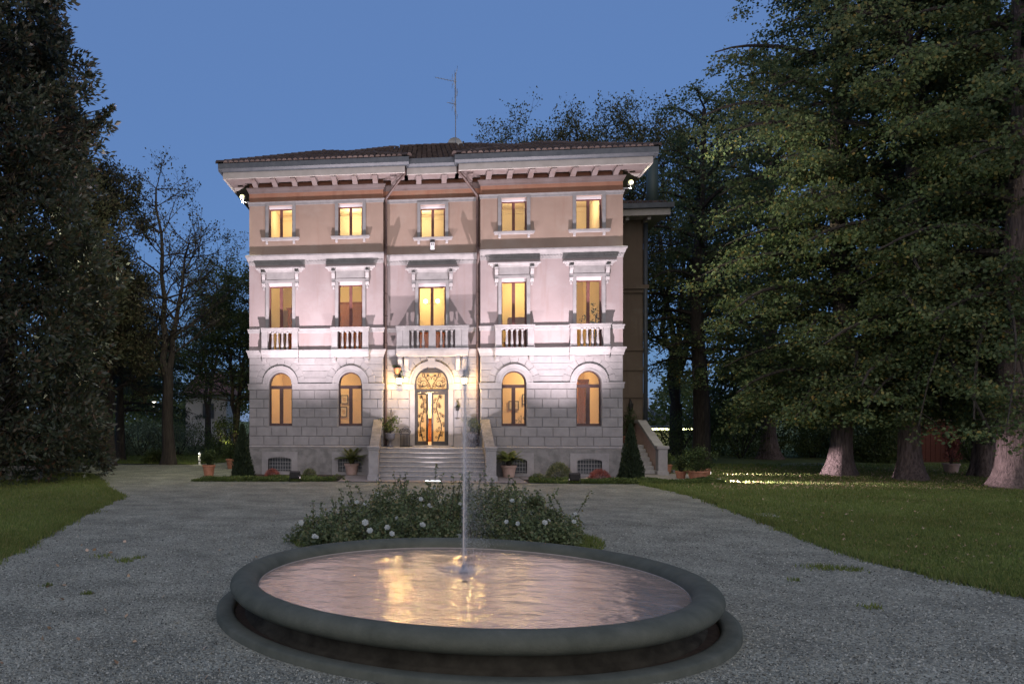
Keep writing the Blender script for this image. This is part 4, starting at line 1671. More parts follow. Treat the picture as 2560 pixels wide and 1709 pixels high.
slope((BX1 + .3, 4.9, 11.76), (1, 0, 0), (0, 3.3, .94), lambda a, b: a < 3.0 - b * .62, 3.2, 3.4)
me = bpy.data.meshes.new('roof_tiles')
me.from_pydata(tl.v, [], tl.f)
link('roof_tiles', me, wroof, M['tile'], kind='stuff')
for k in range(2):
    MB().box(8.75 + k * .95, 8.9 + k * .95, 5.2, 6.0, 11.12, 11.29).build('eave_bracket', M['fascia'], wing)
MB().tube([(9.80, 5.9, 11.5), (9.80, 5.9, .2)], .10, 8).build('downpipe', M['gutter'], wing, smooth=True)
xf = at(1610, 38.5)
MB().tube([(xf[0], 6.9, 11.9), (xf[0], 6.9, hz(432, 38.5))], .27, 12).build('flue', mat('green_flue', (.06, .085, .075), rough=.5), wing, smooth=True)
# wrought lamp on the wing wall
t = thing('wall_bracket_lamp', (9.13, 6.0, 2.9), 'unlit black iron lamp on the side wing wall above the side steps', 'lamp')
MB().lathe([(.03, -.28), (.09, -.2), (.11, .05), (.05, .14), (.02, .22)], 0, -.18, 8).build('lantern', M['iron'], t)
MB().tube([(0, 0, .1), (0, -.12, .26), (0, -.18, .2)], .014).build('arm', M['iron'], t)
MB().tube([(0, -.03, .3), (0, -.03, -.5)], .02).build('wall_plate', M['iron'], t)

side = thing('side_steps', (0, 0, .02), 'stone side steps with solid balustrade at the right flank of the villa', 'steps')
for k in range(7):
    s_ = MB()
    s_.box(7.50, 9.05, 1.55 + k * .30, 6.0, .02 + k * .16, .02 + (k + 1) * .16)
    s_.build('step', M['step'], side, bevel=.01)
q = MB()
q.prismx([(1.6, 0), (1.6, .95), (4.3, 2.05), (6.0, 2.05), (6.0, 0)], 9.10, 9.32)
q.build('balustrade', M['terrap'], side)
q = MB()
q.prismx([(1.5, .96), (4.3, 2.06), (6.0, 2.06), (6.0, 2.20), (4.25, 2.20), (1.5, 1.10)], 9.03, 9.39)
q.build('coping', M['trim'], side, bevel=.01)
q = MB()
q.box(9.04, 9.40, 1.22, 1.60, 0, 1.05)
q.box(9.0, 9.44, 1.18, 1.64, 0, .16)
q.box(8.99, 9.45, 1.17, 1.65, 1.05, 1.17)
q.build('pedestal', M['trim'], side, bevel=.01)

# ------------------------------------------------------------------ roof fixtures
x0, y0 = at(1139, 38.5)
ant = thing('roof_aerial', (x0, y0, 15.1), 'thin roof aerial mast with two television antennas', 'aerial')
zt = hz(182, 38.5) - 15.1
MB().tube([(0, 0, 0), (0, 0, zt)], .025, 6).build('mast', M['galv'], ant)
an = MB()
for zc, ln in ((zt - .45, 1.9), (zt - 1.55, .9)):
    d = Vector((-.93, -.2, .16)).normalized()
    p0 = Vector((.05, 0, zc))
    an.tube([p0, p0 + d * ln * .55], .014, 4)
    for k in range(7 if ln > 1 else 5):
        c = p0 + d * (ln * .08 * (k + 1))
        e = Vector((.15, .75, .1)) * (.30 - .02 * k)
        an.tube([c - e, c + e], .007, 3)
    for u_ in (1, -1):
        c0 = p0 + d * .12
        for k in range(3):
            q_ = c0 + Vector((-.1 + .12 * k, 0, u_ * (.22 + .2 * k)))
            an.tube([c0 + Vector((.02, 0, 0)), q_], .008, 3)
            an.tube([q_ - Vector((0, .3, 0)), q_ + Vector((0, .3, 0))], .008, 3)
an.build('antenna', mat('antenna_metal', (.48, .46, .40), rough=.5), ant)
dsh = thing('satellite_dish', (x0 - .02, y0 + .1, 15.32), 'round grey satellite dish behind the roof ridge below the aerial', 'satellite dish')
dm = MB().lathe([(.0, -.10), (.12, -.09), (.25, -.05), (.36, .02), (.37, .03)], n=24, cap=False).build('reflector', M['dish'], dsh, smooth=True)
dm.rotation_euler = (R(78), 0, R(14))
dm.location = (0, 0, .34)
MB().tube([(0, .1, -.5), (0, .08, .3)], .03).build('mount', M['galv'], dsh)
MB().tube([(.0, -.1, .05), (.38, -.3, .28)], .012).build('feed_arm', M['galv'], dsh)
MB().box(.34, .42, -.36, -.26, .22, .36).build('receiver', M['iron'], dsh)

# ------------------------------------------------------------------ fountain
FX, FY = .228, -22.03
fo = thing('fountain', (FX, FY, 0), 'round low concrete fountain basin with a single thin jet on the gravel', 'fountain')
NS = 120
ring = [(2.78, -.1), (2.78, .03), (2.80, .075), (2.83, .085), (2.95, .085), (2.99, .07), (3.0, -.1)]
MB().lathe(ring, n=NS, cap=False).build('base_ring', M['basin'], fo, smooth=True)
MB().lathe([(2.40, .02), (2.79, .02)], n=NS, cap=False).build('gutter_floor', M['soil'], fo)
wl = [(2.66, -.1), (2.66, .05), (2.60, .07), (2.57, .12), (2.58, .19), (2.62, .25)]
MB().lathe(wl, n=NS, cap=False).build('basin_wall', mat('dark_concrete', (.035, .032, .024), (.07, .064, .048), scale=4, rough=.95, spec=.1, bump=.3), fo, smooth=True)  # darker, browner concrete on the recessed wall below the rim
rim = []
for k in range(17):
    a = -math.pi * .62 + k * (math.pi * 1.62) / 16
    rim.append((2.67 + .165 * math.cos(a), .335 + .112 * math.sin(a)))
rim.append((2.48, .24))
rim.append((2.44, .12))
MB().lathe(rim, n=NS, cap=False).build('rim', M['basin'], fo, smooth=True)
MB().lathe([(2.505, .33), (2.47, .25), (2.40, .16), (2.2, .02), (.01, .0)], n=NS, cap=False).build('basin_lining', M['basinpale'], fo, smooth=True)

wm_ = bpy.data.materials.new('fountain_water')
wm_.use_nodes = True
n = wm_.node_tree.nodes
l = wm_.node_tree.links
b = n['Principled BSDF']
b.inputs['Base Color'].default_value = (.60, .46, .36, 1)
b.inputs['Metallic'].default_value = .55     # metallic and warm base colour paint in a stronger golden reflection
b.inputs['Roughness'].default_value = .19
b.inputs['IOR'].default_value = 1.5
b.inputs['Specular IOR Level'].default_value = .5
tc = n.new('ShaderNodeTexCoord')
prev = None
for scl, st, dist in ((2.6, (1, 1.3, 1), .06), (12, (1, 1.8, 1), .010)):
    mp = n.new('ShaderNodeMapping')
    mp.inputs['Scale'].default_value = st
    l.new(tc.outputs['Object'], mp.inputs[0])
    no = n.new('ShaderNodeTexNoise')
    no.inputs['Scale'].default_value = scl
    no.inputs['Detail'].default_value = 3
    l.new(mp.outputs[0], no.inputs[0])
    bu = n.new('ShaderNodeBump')
    bu.inputs['Strength'].default_value = .6
    bu.inputs['Distance'].default_value = dist
    l.new(no.outputs[0], bu.inputs['Height'])
    if prev:
        l.new(prev.outputs[0], bu.inputs['Normal'])
    prev = bu
l.new(prev.outputs[0], b.inputs['Normal'])
wt = MB().lathe([(2.52, .315), (2.0, .315), (1.2, .315), (.4, .315), (.04, .315)], n=NS, cap=False)
wt.build('water', wm_, fo, smooth=True)
jx, jy = gp(1159, 1424, .33)
jx -= FX
jy -= FY
nz = MB()
nz.lathe([(.055, .31), (.055, .335), (.022, .34), (.020, .40), (.013, .405)], jx, jy, 12)
nz.build('nozzle', M['galv'], fo, smooth=True)
jm = mat('jet_water', (.95, .88, .77), rough=.4, transl=.45)
jn, jl = jm.node_tree.nodes, jm.node_tree.links
jo = jn['Material Output'].inputs[0]
js = jo.links[0].from_socket
jt = jn.new('ShaderNodeBsdfTransparent')
jx_ = jn.new('ShaderNodeMixShader')
jx_.inputs[0].default_value = .35
jl.new(js, jx_.inputs[1])
jl.new(jt.outputs[0], jx_.inputs[2])
jl.new(jx_.outputs[0], jo)
pts, rr = [], []
for k in range(70):
    t = k / 69
    pts.append((jx + .006 * math.sin(k * 1.3) * t + .02 * t * t, jy + .006 * math.cos(k * 1.7) * t, 0.40 + 2.5 * t))
    rr.append((.009 + .003 * t + .0025 * math.sin(k * 2.1)) * (1 if t < .7 else max(.12, 1 - (t - .7) / .34)))
MB().tube(pts, rr, 8).build('jet', jm, fo, smooth=True)
# falling spray: fine drops beside the jet and round the nozzle
ND = 46000
t = RNG.uniform(0, 1, ND) ** .8
zz = .34 + 2.75 * t
sx = np.where(RNG.uniform(0, 1, ND) < .45, RNG.normal(0, .022, ND), np.abs(RNG.normal(0, 1, ND)) * (.05 + .17 * (1 - t)))
D = np.stack([jx + sx + .012, jy + RNG.normal(0, .09, ND) + .0, zz], 1)
a = RNG.uniform(0, 6.283, 14000)
r = np.abs(RNG.normal(0, .26, 14000))
D2 = np.stack([jx + r * np.cos(a), jy + r * np.sin(a), .325 + np.abs(RNG.normal(0, .02, 14000))], 1)
D = np.concatenate([D, D2])
quads('spray', leaves(D, .0042, .8, nbias=(0, -1, 0), nw=.5), mat('spray_drop', (.85, .85, .86), rough=.3, transl=.5), fo, kind='stuff')


# ------------------------------------------------------------------ plants round the house
def pot_mesh(r, h, name='pot', m='terra', parent=None):
    p = MB()
    p.lathe([(r * .68, 0), (r * .72, .03 * h), (r * .93, .80 * h), (r * .95, .82 * h), (r * 1.06, .83 * h), (r * 1.06, .97 * h), (r, h), (r * .9, h), (r * .86, .86 * h)], n=22)
    return p.build(name, M[m], parent, smooth=False)


def potted(name, px, py, r, h, label, m='terra', leaf='potleaf', fr=None, fh=.5, n=900, ls=.07, group=None, cat='potted plant', flat=.8, asp=.5, xy=None, z=0.):
    x, y = xy or gp(px, py)
    t = thing(name, (x, y, z), label, cat, group)
    pot_mesh(r, h, 'pot', m, t)
    MB().lathe([(r * .88, h * .9), (.01, h * .93)], n=16, cap=False).build('soil', M['soil'], t)
    fr = fr or r * 1.2
    nc = 26
    C = nrm(RNG.normal(size=(nc, 3))) * RNG.uniform(.3, 1, nc)[:, None] * fr
    C[:, 2] = h + fh * .5 + C[:, 2] / fr * fh * .5
    p, d = blobs(C, fr * .42, n // nc, flat)
    k = p[:, 2] > h * .8
    quads('foliage', leaves(p[k], ls, asp, d[k], .35), M[leaf], t, kind='stuff')
    st_ = MB()
    for k in range(7):
        a = k * .9
        st_.tube([(.03 * math.cos(a), .03 * math.sin(a), h * .9), (fr * .5 * math.cos(a), fr * .5 * math.sin(a), h + fh * .6)], [.014, .005], 4)
    st_.build('stem', M['bark2'], t)
    return t


potted('potted_shrub', 522, 1190, .25, .46, 'leafy shrub in a tall terracotta pot at the left end of the facade bed', fh=.62, fr=.40, n=1500)
potted('potted_shrub', 580, 1171, .27, .46, 'dark terracotta pot with shrub behind the left dwarf cypress', fh=.7, fr=.42, n=1300)
potted('potted_shrub', 1744, 1200, .36, .36, 'broad terracotta bowl with dark bushy shrub beside the side steps', fh=.85, fr=.66, n=2600)
potted('potted_shrub', 1702, 1197, .20, .30, 'smaller terracotta pot with shrub next to the broad terracotta bowl', fh=.55, fr=.34, n=1000)
potted('potted_shrub', 1666, 1181, .24, .36, 'dark pot with bright green shrub behind the side step pedestal', leaf='cover', fh=.5, fr=.36, n=1100)
potted('potted_shrub', 1765, 1190, .18, .32, 'terracotta pot half hidden behind the broad terracotta bowl', fh=.4, fr=.25, n=600)
potted('potted_rose', 2378, 1183, .30, .42, 'pink terracotta pot with tall red flowering plant between the linden trunks', m='terrap', leaf='redshrub', fh=1.5, fr=.34, n=900, ls=.09, flat=1.6)
potted('potted_shrub', 1640, 1172, .3, .4, 'shrub in a low pot by the wing door behind the side steps', fh=1.3, fr=.6, n=1500, xy=(8.9, 5.2), z=1.1)

# urns on the landing
for s_, px, lab in ((-1, 975, 'grey stone urn with leafy plant left of the door'), (1, 1181, 'grey stone urn with leafy plant right of the door')):
    x = onplane(px, 1100, -.05)[0]
    t = thing('urn', (x, -.05, .10 + ZL), lab, 'urn', 'urns either side of the door')
    u = MB()
    u.lathe([(.13, 0), (.13, .05), (.07, .09), (.05, .20), (.07, .25), (.16, .30), (.20, .38), (.205, .50), (.235, .52), (.235, .56), (.20, .56), (.19, .52)], n=20)
    u.build('bowl', M['urn'], t, smooth=True)
    C = np.stack([RNG.normal(0, .15, 24), RNG.normal(0, .12, 24), RNG.uniform(.6, 1.15, 24)], 1)
    p, d = blobs(C, .14, 22)
    quads('foliage', leaves(p, .085, .5, d, .4), M['hedge'], t, kind='stuff')
    q = MB()
    for k in range(5):
        q.tube([(0, 0, .5), (RNG.normal() * .15, RNG.normal() * .1, 1.05)], [.012, .004], 4)
    q.build('stem', M['bark2'], t)
    # small pot at its side
x = onplane(1012, 1100, .02)[0]
t = thing('umbrella_stand', (x, .02, .10 + ZL), 'dark cast iron umbrella stand with scrolled top left of the door', 'umbrella stand')
q = MB()
q.box(-.20, .20, -.12, .12, 0, .06)
for k in range(7):
    xx = -.17 + k * .057
    q.box(xx - .012, xx + .012, -.11, -.09, .06, .52)
    q.box(xx - .012, xx + .012, .09, .11, .06, .52)
q.box(-.20, .20, -.12, .12, .50, .535)
q.build('frame', M['iron'], t)
q = MB()
for cx_, cz_, r in ((-.17, .62, .07), (-.06, .68, .075), (.06, .68, .075), (.17, .62, .07)):
    q.tube([(a, 0, b) for a, b in spiral(cx_, cz_, r, -1.5, 1.5, 1)], .013, 5)
q.tube([(-.22, 0, .54), (-.18, 0, .70), (0, 0, .78), (.18, 0, .70), (.22, 0, .54)], .013, 5)
q.build('scroll_top', M['iron'], t)
x, z = onplane(1143, 1020, YC)
t = thing('wall_ornament', (x, YC - .03, z), 'dark iron plant holder hung on the wall right of the door', 'wall ornament')
q = MB()
q.lathe([(.06, -.10), (.075, .02), (.085, .03)], 0, -.06, 8)
q.tube([(0, -.02, -.08), (0, -.02, -.42)], .008, 4)
q.tube([(a, -.02, b) for a, b in spiral(.035, -.40, .035, 3, 1.2, 1)], .006, 4)
q.tube([(a, -.02, b) for a, b in spiral(-.035, -.40, .035, 0, 1.2, -1)], .006, 4)
q.tube([(-.12, -.02, .04), (0, -.02, .03), (.13, -.02, .07)], .008, 4)
q.build('holder', M['iron'], t)
C = np.array([(0, -.06, .10), (.0, -.05, .2), (.0, -.05, .3), (.08, -.06, .08), (.03, -.06, .15)])
p, d = blobs(C, .06, 16)
quads('foliage', leaves(p, .06, .5, d, .4), M['conifer'], t, kind='stuff')


# cycads
def frond_mesh(L, bend):
    V = []
    n_ = 26
    for k in range(n_):
        t_ = (k + 2) / (n_ + 2)
        c = np.array([L * (t_ - .18 * bend * t_ * t_), 0, L * (.55 * t_ - .75 * bend * t_ * t_)])
        ln = .19 * L * math.sin(math.pi * min(1, .12 + t_ * .92)) + .03
        for s_ in (-1, 1):
            tip = c + np.array([ln * .55, s_ * ln, -.15 * ln + .10 * ln])
            wv = np.array([.021, 0, 0])
            V.append([c - wv, c + wv, tip + wv * .3, tip - wv * .3])
    pts_ = [(L * (t_ - .18 * bend * t_ * t_), 0, L * (.55 * t_ - .75 * bend * t_ * t_)) for t_ in np.linspace(0, 1, 9)]
    V = np.array(V)
    me = bpy.data.meshes.new('frond')
    st_ = MB().tube(pts_, [.012 - .0011 * k for k in range(9)], 4)
    nv = len(V) * 4
    vs = [tuple(q) for q in V.reshape(-1, 3)] + st_.v
    fs = [tuple(range(4 * k, 4 * k + 4)) for k in range(len(V))] + [tuple(i + nv for i in f) for f in st_.f]
    me.from_pydata(vs, [], fs)
    me.materials.append(M['cycad'])
    return me


FM = [frond_mesh(.66, .3), frond_mesh(.80, .65), frond_mesh(.76, 1.0)]
for px, py, lab in ((879, 1188, 'sago palm in a pale terracotta pot left of the steps'), (1272, 1194, 'sago palm in a pale terracotta pot right of the steps')):
    x, y = gp(px, py)
    if px < 1000:
        y = max(y, -2.2)
    t = thing('sago_palm', (x, y, .03), lab, 'potted palm', 'sago palms flanking the steps')
    pot_mesh(.29, .46, 'pot', 'terrap', t)
    MB().lathe([(.05, .44), (.11, .48), (.10, .60), (.06, .66)], n=12).build('trunk', M['bark2'], t)
    for k in range(34):
        o = link('frond', FM[k % 3], t)
        o.location = (0, 0, .60)
        o.rotation_euler = (0, -R(random.uniform(-4, 34)) if k % 3 == 0 else -R(random.uniform(-6, 10)), k * 2.4 + random.uniform(-.2, .2))
        sc_ = random.uniform(.85, 1.1)
        o.scale = (sc_, sc_, sc_)


def dome(name, px, py, r, h, m, label, ls, n, cat='shrub', asp=.25, group=None, xy=None):
    x, y = xy or gp(px, py)
    t = thing(name, (x, y, 0), label, cat, group)
    d = nrm(RNG.normal(size=(n, 3)))
    d[:, 2] = np.abs(d[:, 2])
    rr = RNG.uniform(.55, 1.03, n) ** .6
    p = d * rr[:, None] * np.array([r, r, h])
    quads('foliage', leaves(p, ls, asp, d, .75), M[m], t, kind='stuff')
    st_ = MB()
    for k in range(9):
        a = k * .7
        st_.tube([(0, 0, 0), (r * .7 * math.cos(a), r * .7 * math.sin(a), h * .6)], [.012, .004], 4)
    st_.build('stem', M['bark2'], t)
    return t


dome('red_shrub', 681, 1198, .33, .42, 'redshrub', 'small round red heather bush left of the black floodlight', .05, 2600)
dome('grey_shrub', 774, 1196, .32, .40, 'greyshrub', 'small grey green santolina bush beside the left floodlight', .055, 2300)
dome('grey_shrub', 1397, 1200, .50, .68, 'greyshrub', 'large round grey green bush right of the sago palm', .065, 4600)
dome('red_shrub', 1499, 1203, .43, .46, 'redshrub', 'round red heather bush beside the right floodlight', .05, 3600)
dome('seedling_shrub', 845, 1200, .28, .25, 'rose', 'low dark seedling at the end of the left bed', .05, 300, asp=.5)
dome('seedling_shrub', 1345, 1203, .36, .30, 'rose', 'low dark green spreading plant at the start of the right bed', .06, 700, asp=.5)
dome('mat_plant', 1762, 1206, .48, .2, 'potleaf', 'low dark mat plant at the right end of the bed before the terracotta bowl', .06, 3000, asp=.4)


def cone(px, py, r, h, label):
    x, y = gp(px, py)
    t = thing('dwarf_cypress', (x, y, 0), label, 'conifer', 'dwarf cypresses at the corners')
    nn_ = 9000
    z = RNG.uniform(0, 1, nn_) ** 1.35
    a = RNG.uniform(0, 6.283, nn_)
    R_ = r * (1 - z) ** .85 * (1 + .10 * np.sin(3 * a + z * 9) + .08 * np.sin(7 * a - 13 * z)) + .03
    rr = R_ * RNG.uniform(.6, 1.05, nn_)
    p = np.stack([rr * np.cos(a), rr * np.sin(a), z * h + .02], 1)
    ax = np.stack([np.cos(a) * .5, np.sin(a) * .5, np.ones(nn_)], 1)
    quads('foliage', leaves(p, .10, .35, nrm(ax), .7, nbias=(0, 0, .1), nw=.1), M['conifer'], t, kind='stuff')
    MB().tube([(0, 0, 0), (0, 0, h * .9)], [.05, .01], 6).build('trunk', M['bark2'], t)


cone(606, 1196, .42, 2.05, 'dark conical dwarf cypress at the left corner of the villa')
cone(1577, 1202, .45, 2.05, 'dark conical dwarf cypress at the right corner of the villa')
# ground cover strips
for (poly, nm) in (([(-8.7, -3.9), (-7.2, -3.85), (-3.5, -3.35), (-3.45, -2.9), (-5, -2.4), (-8.2, -2.9)], 0), ([(3.45, -3.25), (7.0, -3.25), (10.2, -2.75), (10.1, -2.1), (6, -2.35), (3.5, -2.5)], 1)):
    pa = np.array(poly)
    nn_ = 26000
    p = np.stack([RNG.uniform(pa[:, 0].min(), pa[:, 0].max(), nn_), RNG.uniform(pa[:, 1].min(), pa[:, 1].max(), nn_), np.zeros(nn_)], 1)
    p = p[inpoly(p, poly)]
    p[:, 2] = RNG.uniform(.02, .15, len(p)) * (1 + .4 * np.sin(p[:, 0] * 3.1) * np.sin(p[:, 1] * 4 + p[:, 0]))
    quads('ground_cover', leaves(p, .065, .45, nw=.3), M['cover'], kind='stuff')

# ------------------------------------------------------------------ rose bed behind the fountain
blm = MB()
for lay, (rr_, zz_, kk) in enumerate(((.042, .012, 6), (.032, .028, 5), (.018, .038, 4))):
    for k in range(kk):
        a = k * 6.283 / kk + lay
        c_, s2 = math.cos(a), math.sin(a)
        blm.add([(0, 0, zz_ - .014), (rr_ * c_ * .8 - rr_ * .55 * s2, rr_ * s2 * .8 + rr_ * .55 * c_, zz_), (rr_ * c_ * 1.1, rr_ * s2 * 1.1, zz_ + .012), (rr_ * c_ * .8 + rr_ * .55 * s2, rr_ * s2 * .8 - rr_ * .55 * c_, zz_)], [(0, 1, 2, 3)])
BLM = bpy.data.meshes.new('blossom')
BLM.from_pydata(blm.v, [], blm.f)
BLM.materials.append(M['petal'])
BED = [(-3.35, 14.6, .50), (-2.75, 13.8, .55), (-2.6, 15.6, .72), (-1.9, 13.4, .60), (-1.8, 14.9, .80), (-1.75, 16.6, .86), (-1.0, 13.3, .60), (-.9, 14.6, .80), (-.9, 16.2, .92),
       (-.1, 13.2, .58), (0, 14.5, .80), (0, 16.2, .95), (.85, 13.3, .60), (.9, 14.7, .82), (.9, 16.3, .92), (1.7, 13.5, .62), (1.75, 15.0, .80), (1.8, 16.6, .88), (2.5, 14.0, .60), (2.6, 15.7, .74), (3.2, 14.9, .55)]
bc = 1112
for i, (dx, Y, h) in enumerate(BED):
    x, y = at(bc, Y)
    x += dx * CT * .66
    y += dx * ST * .66
    t = thing('rose_bush', (x, y, 0), 'dense white flowering rose bush massed in the bed behind the fountain', 'rose bush', 'white rose bushes behind the fountain')
    r = .62
    nc = 34
    C = nrm(RNG.normal(size=(nc, 3))) * (RNG.uniform(.15, 1, nc) ** .5)[:, None]
    C[:, 2] = np.abs(C[:, 2])
    C *= np.array([r, r, h * .88])
    C[:, 2] += .05
    p, d = blobs(C, .20, 80)
    # tall whippy shoots
    sh = MB()
    SP_ = []
    for k in range(4):
        a = RNG.uniform(0, 6.28)
        q0 = np.array([r * .4 * math.cos(a), r * .4 * math.sin(a), h * .5])
        q1 = q0 + np.array([RNG.normal() * .16, RNG.normal() * .16, h * .5 + abs(RNG.normal()) * .16 + .10])
        sh.tube([(0, 0, 0), tuple(q0), tuple(q1)], [.010, .007, .003], 4)
        for tt in np.linspace(.2, 1, 7):
            SP_.append(q0 + (q1 - q0) * tt)
    sh.build('stem', M['bark2'], t)
    p2, d2 = blobs(np.array(SP_), .06, 5)
    p = np.concatenate([p, p2])
    d = np.concatenate([d, d2])
    k = p[:, 2] > .02
    quads('foliage', leaves(p[k], .062, .62, d[k], .3), M['rose'], t, kind='stuff')
    for k in range(random.choice((1, 2, 2, 3))):
        a = RNG.uniform(-2.6, -.5)
        el = RNG.uniform(.25, 1.1)
        o = link('blossom', BLM, t)
        o.location = (r * 1.05 * math.cos(a) * math.cos(el), r * 1.05 * math.sin(a) * math.cos(el), h * .95 * math.sin(el) + .08)
        o.rotation_euler = (R(random.uniform(30, 80)), random.uniform(-.5, .5), random.uniform(-.6, .6))
        s2 = random.uniform(.8, 1.3)
        o.scale = (s2, s2, s2)
# grass collar round the bed
P3 = []
cx_, cy_ = at(bc, 14.9)
a = RNG.uniform(0, 6.283, 9000)
rr_ = RNG.uniform(.80, 1.06, 9000)
ox, oy = 2.75 * rr_ * np.cos(a), 2.25 * rr_ * np.sin(a)
P3 = np.stack([cx_ + ox * CT - oy * ST, cy_ + ox * ST + oy * CT, np.full(9000, .006)], 1)
blades('bed_grass', P3, np.full(9000, 9.), .06, .016, M['blade'])
sheet('bed_soil', [(cx_ + 2.7 * math.cos(k * .314) * CT - 2.3 * math.sin(k * .314) * ST, cy_ + 2.7 * math.cos(k * .314) * ST + 2.3 * math.sin(k * .314) * CT) for k in range(20)], .010, M['soil'])

# ------------------------------------------------------------------ trees
def interp(tab, z):
    return float(np.interp(z, [a for a, _ in tab], [b for _, b in tab]))


def linden(px, Y, H, r0, prof, label, seed, zlo=2.7, gap=.21, leafn=88, ls=.118, pr=.88, name='linden_tree', lm='linden', bark='bark', group='old lindens on the right lawn', lean=(0, 0), droop=1., flat=.42, flare=.9, low=15):
    rg = random.Random(seed)
    rn = np.random.default_rng(seed)
    x, y = at(px, Y)
    t = thing(name, (x, y, 0), label, 'tree', group)
    mb = MB()
    zs = [-.1, 0, .1, .22, .4, .65, 1., 1.5, 2.2, 3.2, 4.5, 6, 8, 10.5, 13, 15.5, 18, 20.5, 23, 25.5]
    zs = [z for z in zs if z < H * .93]
    ph = rg.uniform(0, 6)

    def axis(z):
        return (lean[0] * z + .22 * math.sin(z * .33 + ph) * min(1, z / 5), lean[1] * z + .22 * math.cos(z * .27 + ph) * min(1, z / 5))
    rad = [r0 * (1 - .80 * (max(z, 0) / (H * .95)) ** 1.1) for z in zs]
    trunk_rings(mb, [(*axis(z), z) for z in zs], rad, 40, flare, 6, .035, seed)
    trunk = mb.build('trunk', M[bark], t, smooth=True)
    br = Branches()
    C, S = [], []
    z = zlo
    i = 0
    az = rg.uniform(0, 6.28)
    nlow = low
    while z < H * .96:
        az += 2.4 + rg.uniform(-.35, .35)
        rr = interp(prof, z)
        L = rr * rg.uniform(.72, 1.05)
        zk = z
        frac = (z - zlo) / (H - zlo)
        up = (.10 + .55 * frac) * L
        dr = (.55 - .45 * frac) * L * droop * .6
        if nlow > 0:                      # boughs that sweep down to head height
            nlow -= 1
            z = zlo + rg.uniform(.3, 2.2)
            L = rg.uniform(.75, 1.05) * interp(prof, z)
            up, dr = .10 * L, (z - rg.uniform(1.9, 2.7)) + .10 * L
        ax_, ay_ = axis(z)
        c_, s_ = math.cos(az), math.sin(az)
        pts = []
        seg = 7
        for k in range(seg + 1):
            u = k / seg
            zz = z + up * (1 - (1 - u) ** 2) - dr * u ** 2.2
            wob = .10 * L * math.sin(u * 5 + i) * .5
            pts.append(Vector((ax_ + c_ * L * u - s_ * wob, ay_ + s_ * L * u + c_ * wob, zz)))
        rb_ = (.028 * L * .9 + .02) * (.55 if nlow > 0 else 1)
        br.mb.tube(pts, [rb_ * (1 - .85 * k / seg) + .006 for k in range(seg + 1)], 5, cap=False)
        npad = max(4, int(L * 3.3))
        for k in range(npad):
            u = .22 + .80 * (k + rg.uniform(0, .8)) / npad
            u = min(u, 1.0)
            j = min(seg - 1, int(u * seg))
            p = pts[j].lerp(pts[j + 1], u * seg - j)
            lat = rg.uniform(-1, 1) * (.30 + .34 * L * u * .55)
            q = Vector((p.x - s_ * lat, p.y + c_ * lat, p.z - abs(lat) * .22 * droop + rg.uniform(-.45, .30)))
            if abs(lat) > .35:
                br.mb.tube([p, p.lerp(q, .6) + Vector((0, 0, .08)), q], [.012, .008, .004], 3, cap=False)
            C.append(q)
            S.append(pr * rg.uniform(.6, 1.25) * (.8 + .2 * u))
        z = zk if nlow > 0 else zk + gap * (1 + .5 * frac) * rg.uniform(.7, 1.3)
        i += 1
    br.mb.build('limbs', M['bark2'], trunk)
    C = np.array([tuple(q) for q in C])
    p, d = blobs(C, np.array(S), leafn, flat, rn, .6)
    # sprays sag towards their edge
    ctr = C.repeat(leafn, 0)
    p[:, 2] -= .22 * droop * np.hypot(p[:, 0] - ctr[:, 0], p[:, 1] - ctr[:, 1]) ** 1.3
    ax = d.copy()
    ax[:, 2] = -.5 * droop
    quads('crown', leaves(p, ls, .82, nrm(ax), .55, nbias=(0, -.25, 1), nw=.85, rng=rn), M[lm], t, kind='stuff')
    return t


PROF = [(2.5, 3.2), (4, 5.0), (7, 5.6), (11, 5.4), (15, 4.7), (19, 3.7), (22, 2.6), (25, .8)]
linden(2100, 31.3, 25, .37, PROF, 'old linden with flared grey trunk and hollow root nearest the side steps', 21)
linden(2276, 29.2, 25, .34, PROF, 'old linden with smooth flared trunk before the red shed', 22, zlo=3.4)
linden(2463, 30.8, 24, .35, PROF, 'old linden with straight narrow trunk behind the pink flower pot side', 23, zlo=4.6)
linden(2545, 25.9, 25, .47, [(2.5, 2.5), (4, 4), (7, 4.8), (11, 4.8), (15, 4.4), (19, 3.4), (25, .8)], 'old linden with massive root flare at the lawn edge beside the drive', 24, zlo=5.2)
linden(1752, 40.0, 19.5, .42, [(4, 2.8), (7, 4.2), (11, 4.4), (15, 3.4), (19.5, .8)], 'dark forked tree behind the terracotta bowl at the lawn corner', 25, zlo=4.6, low=0, leafn=55, name='lawn_tree', bark='bark2', group='trees behind the villa flank', flare=.4)
linden(1925, 44.0, 23, .36, [(4, 3.5), (8, 5), (14, 4.8), (20, 3), (23, .8)], 'tall linden in the second row behind the flared trunks', 26, zlo=4.5, leafn=46, ls=.17, pr=.95, group='trees behind the lindens')
linden(2390, 44.0, 24, .36, [(4, 4), (8, 5.5), (14, 5.2), (20, 3.2), (24, .8)], 'broad linden far behind the red shed', 27, zlo=4.8, leafn=44, ls=.18, pr=1.0, group='trees behind the lindens')


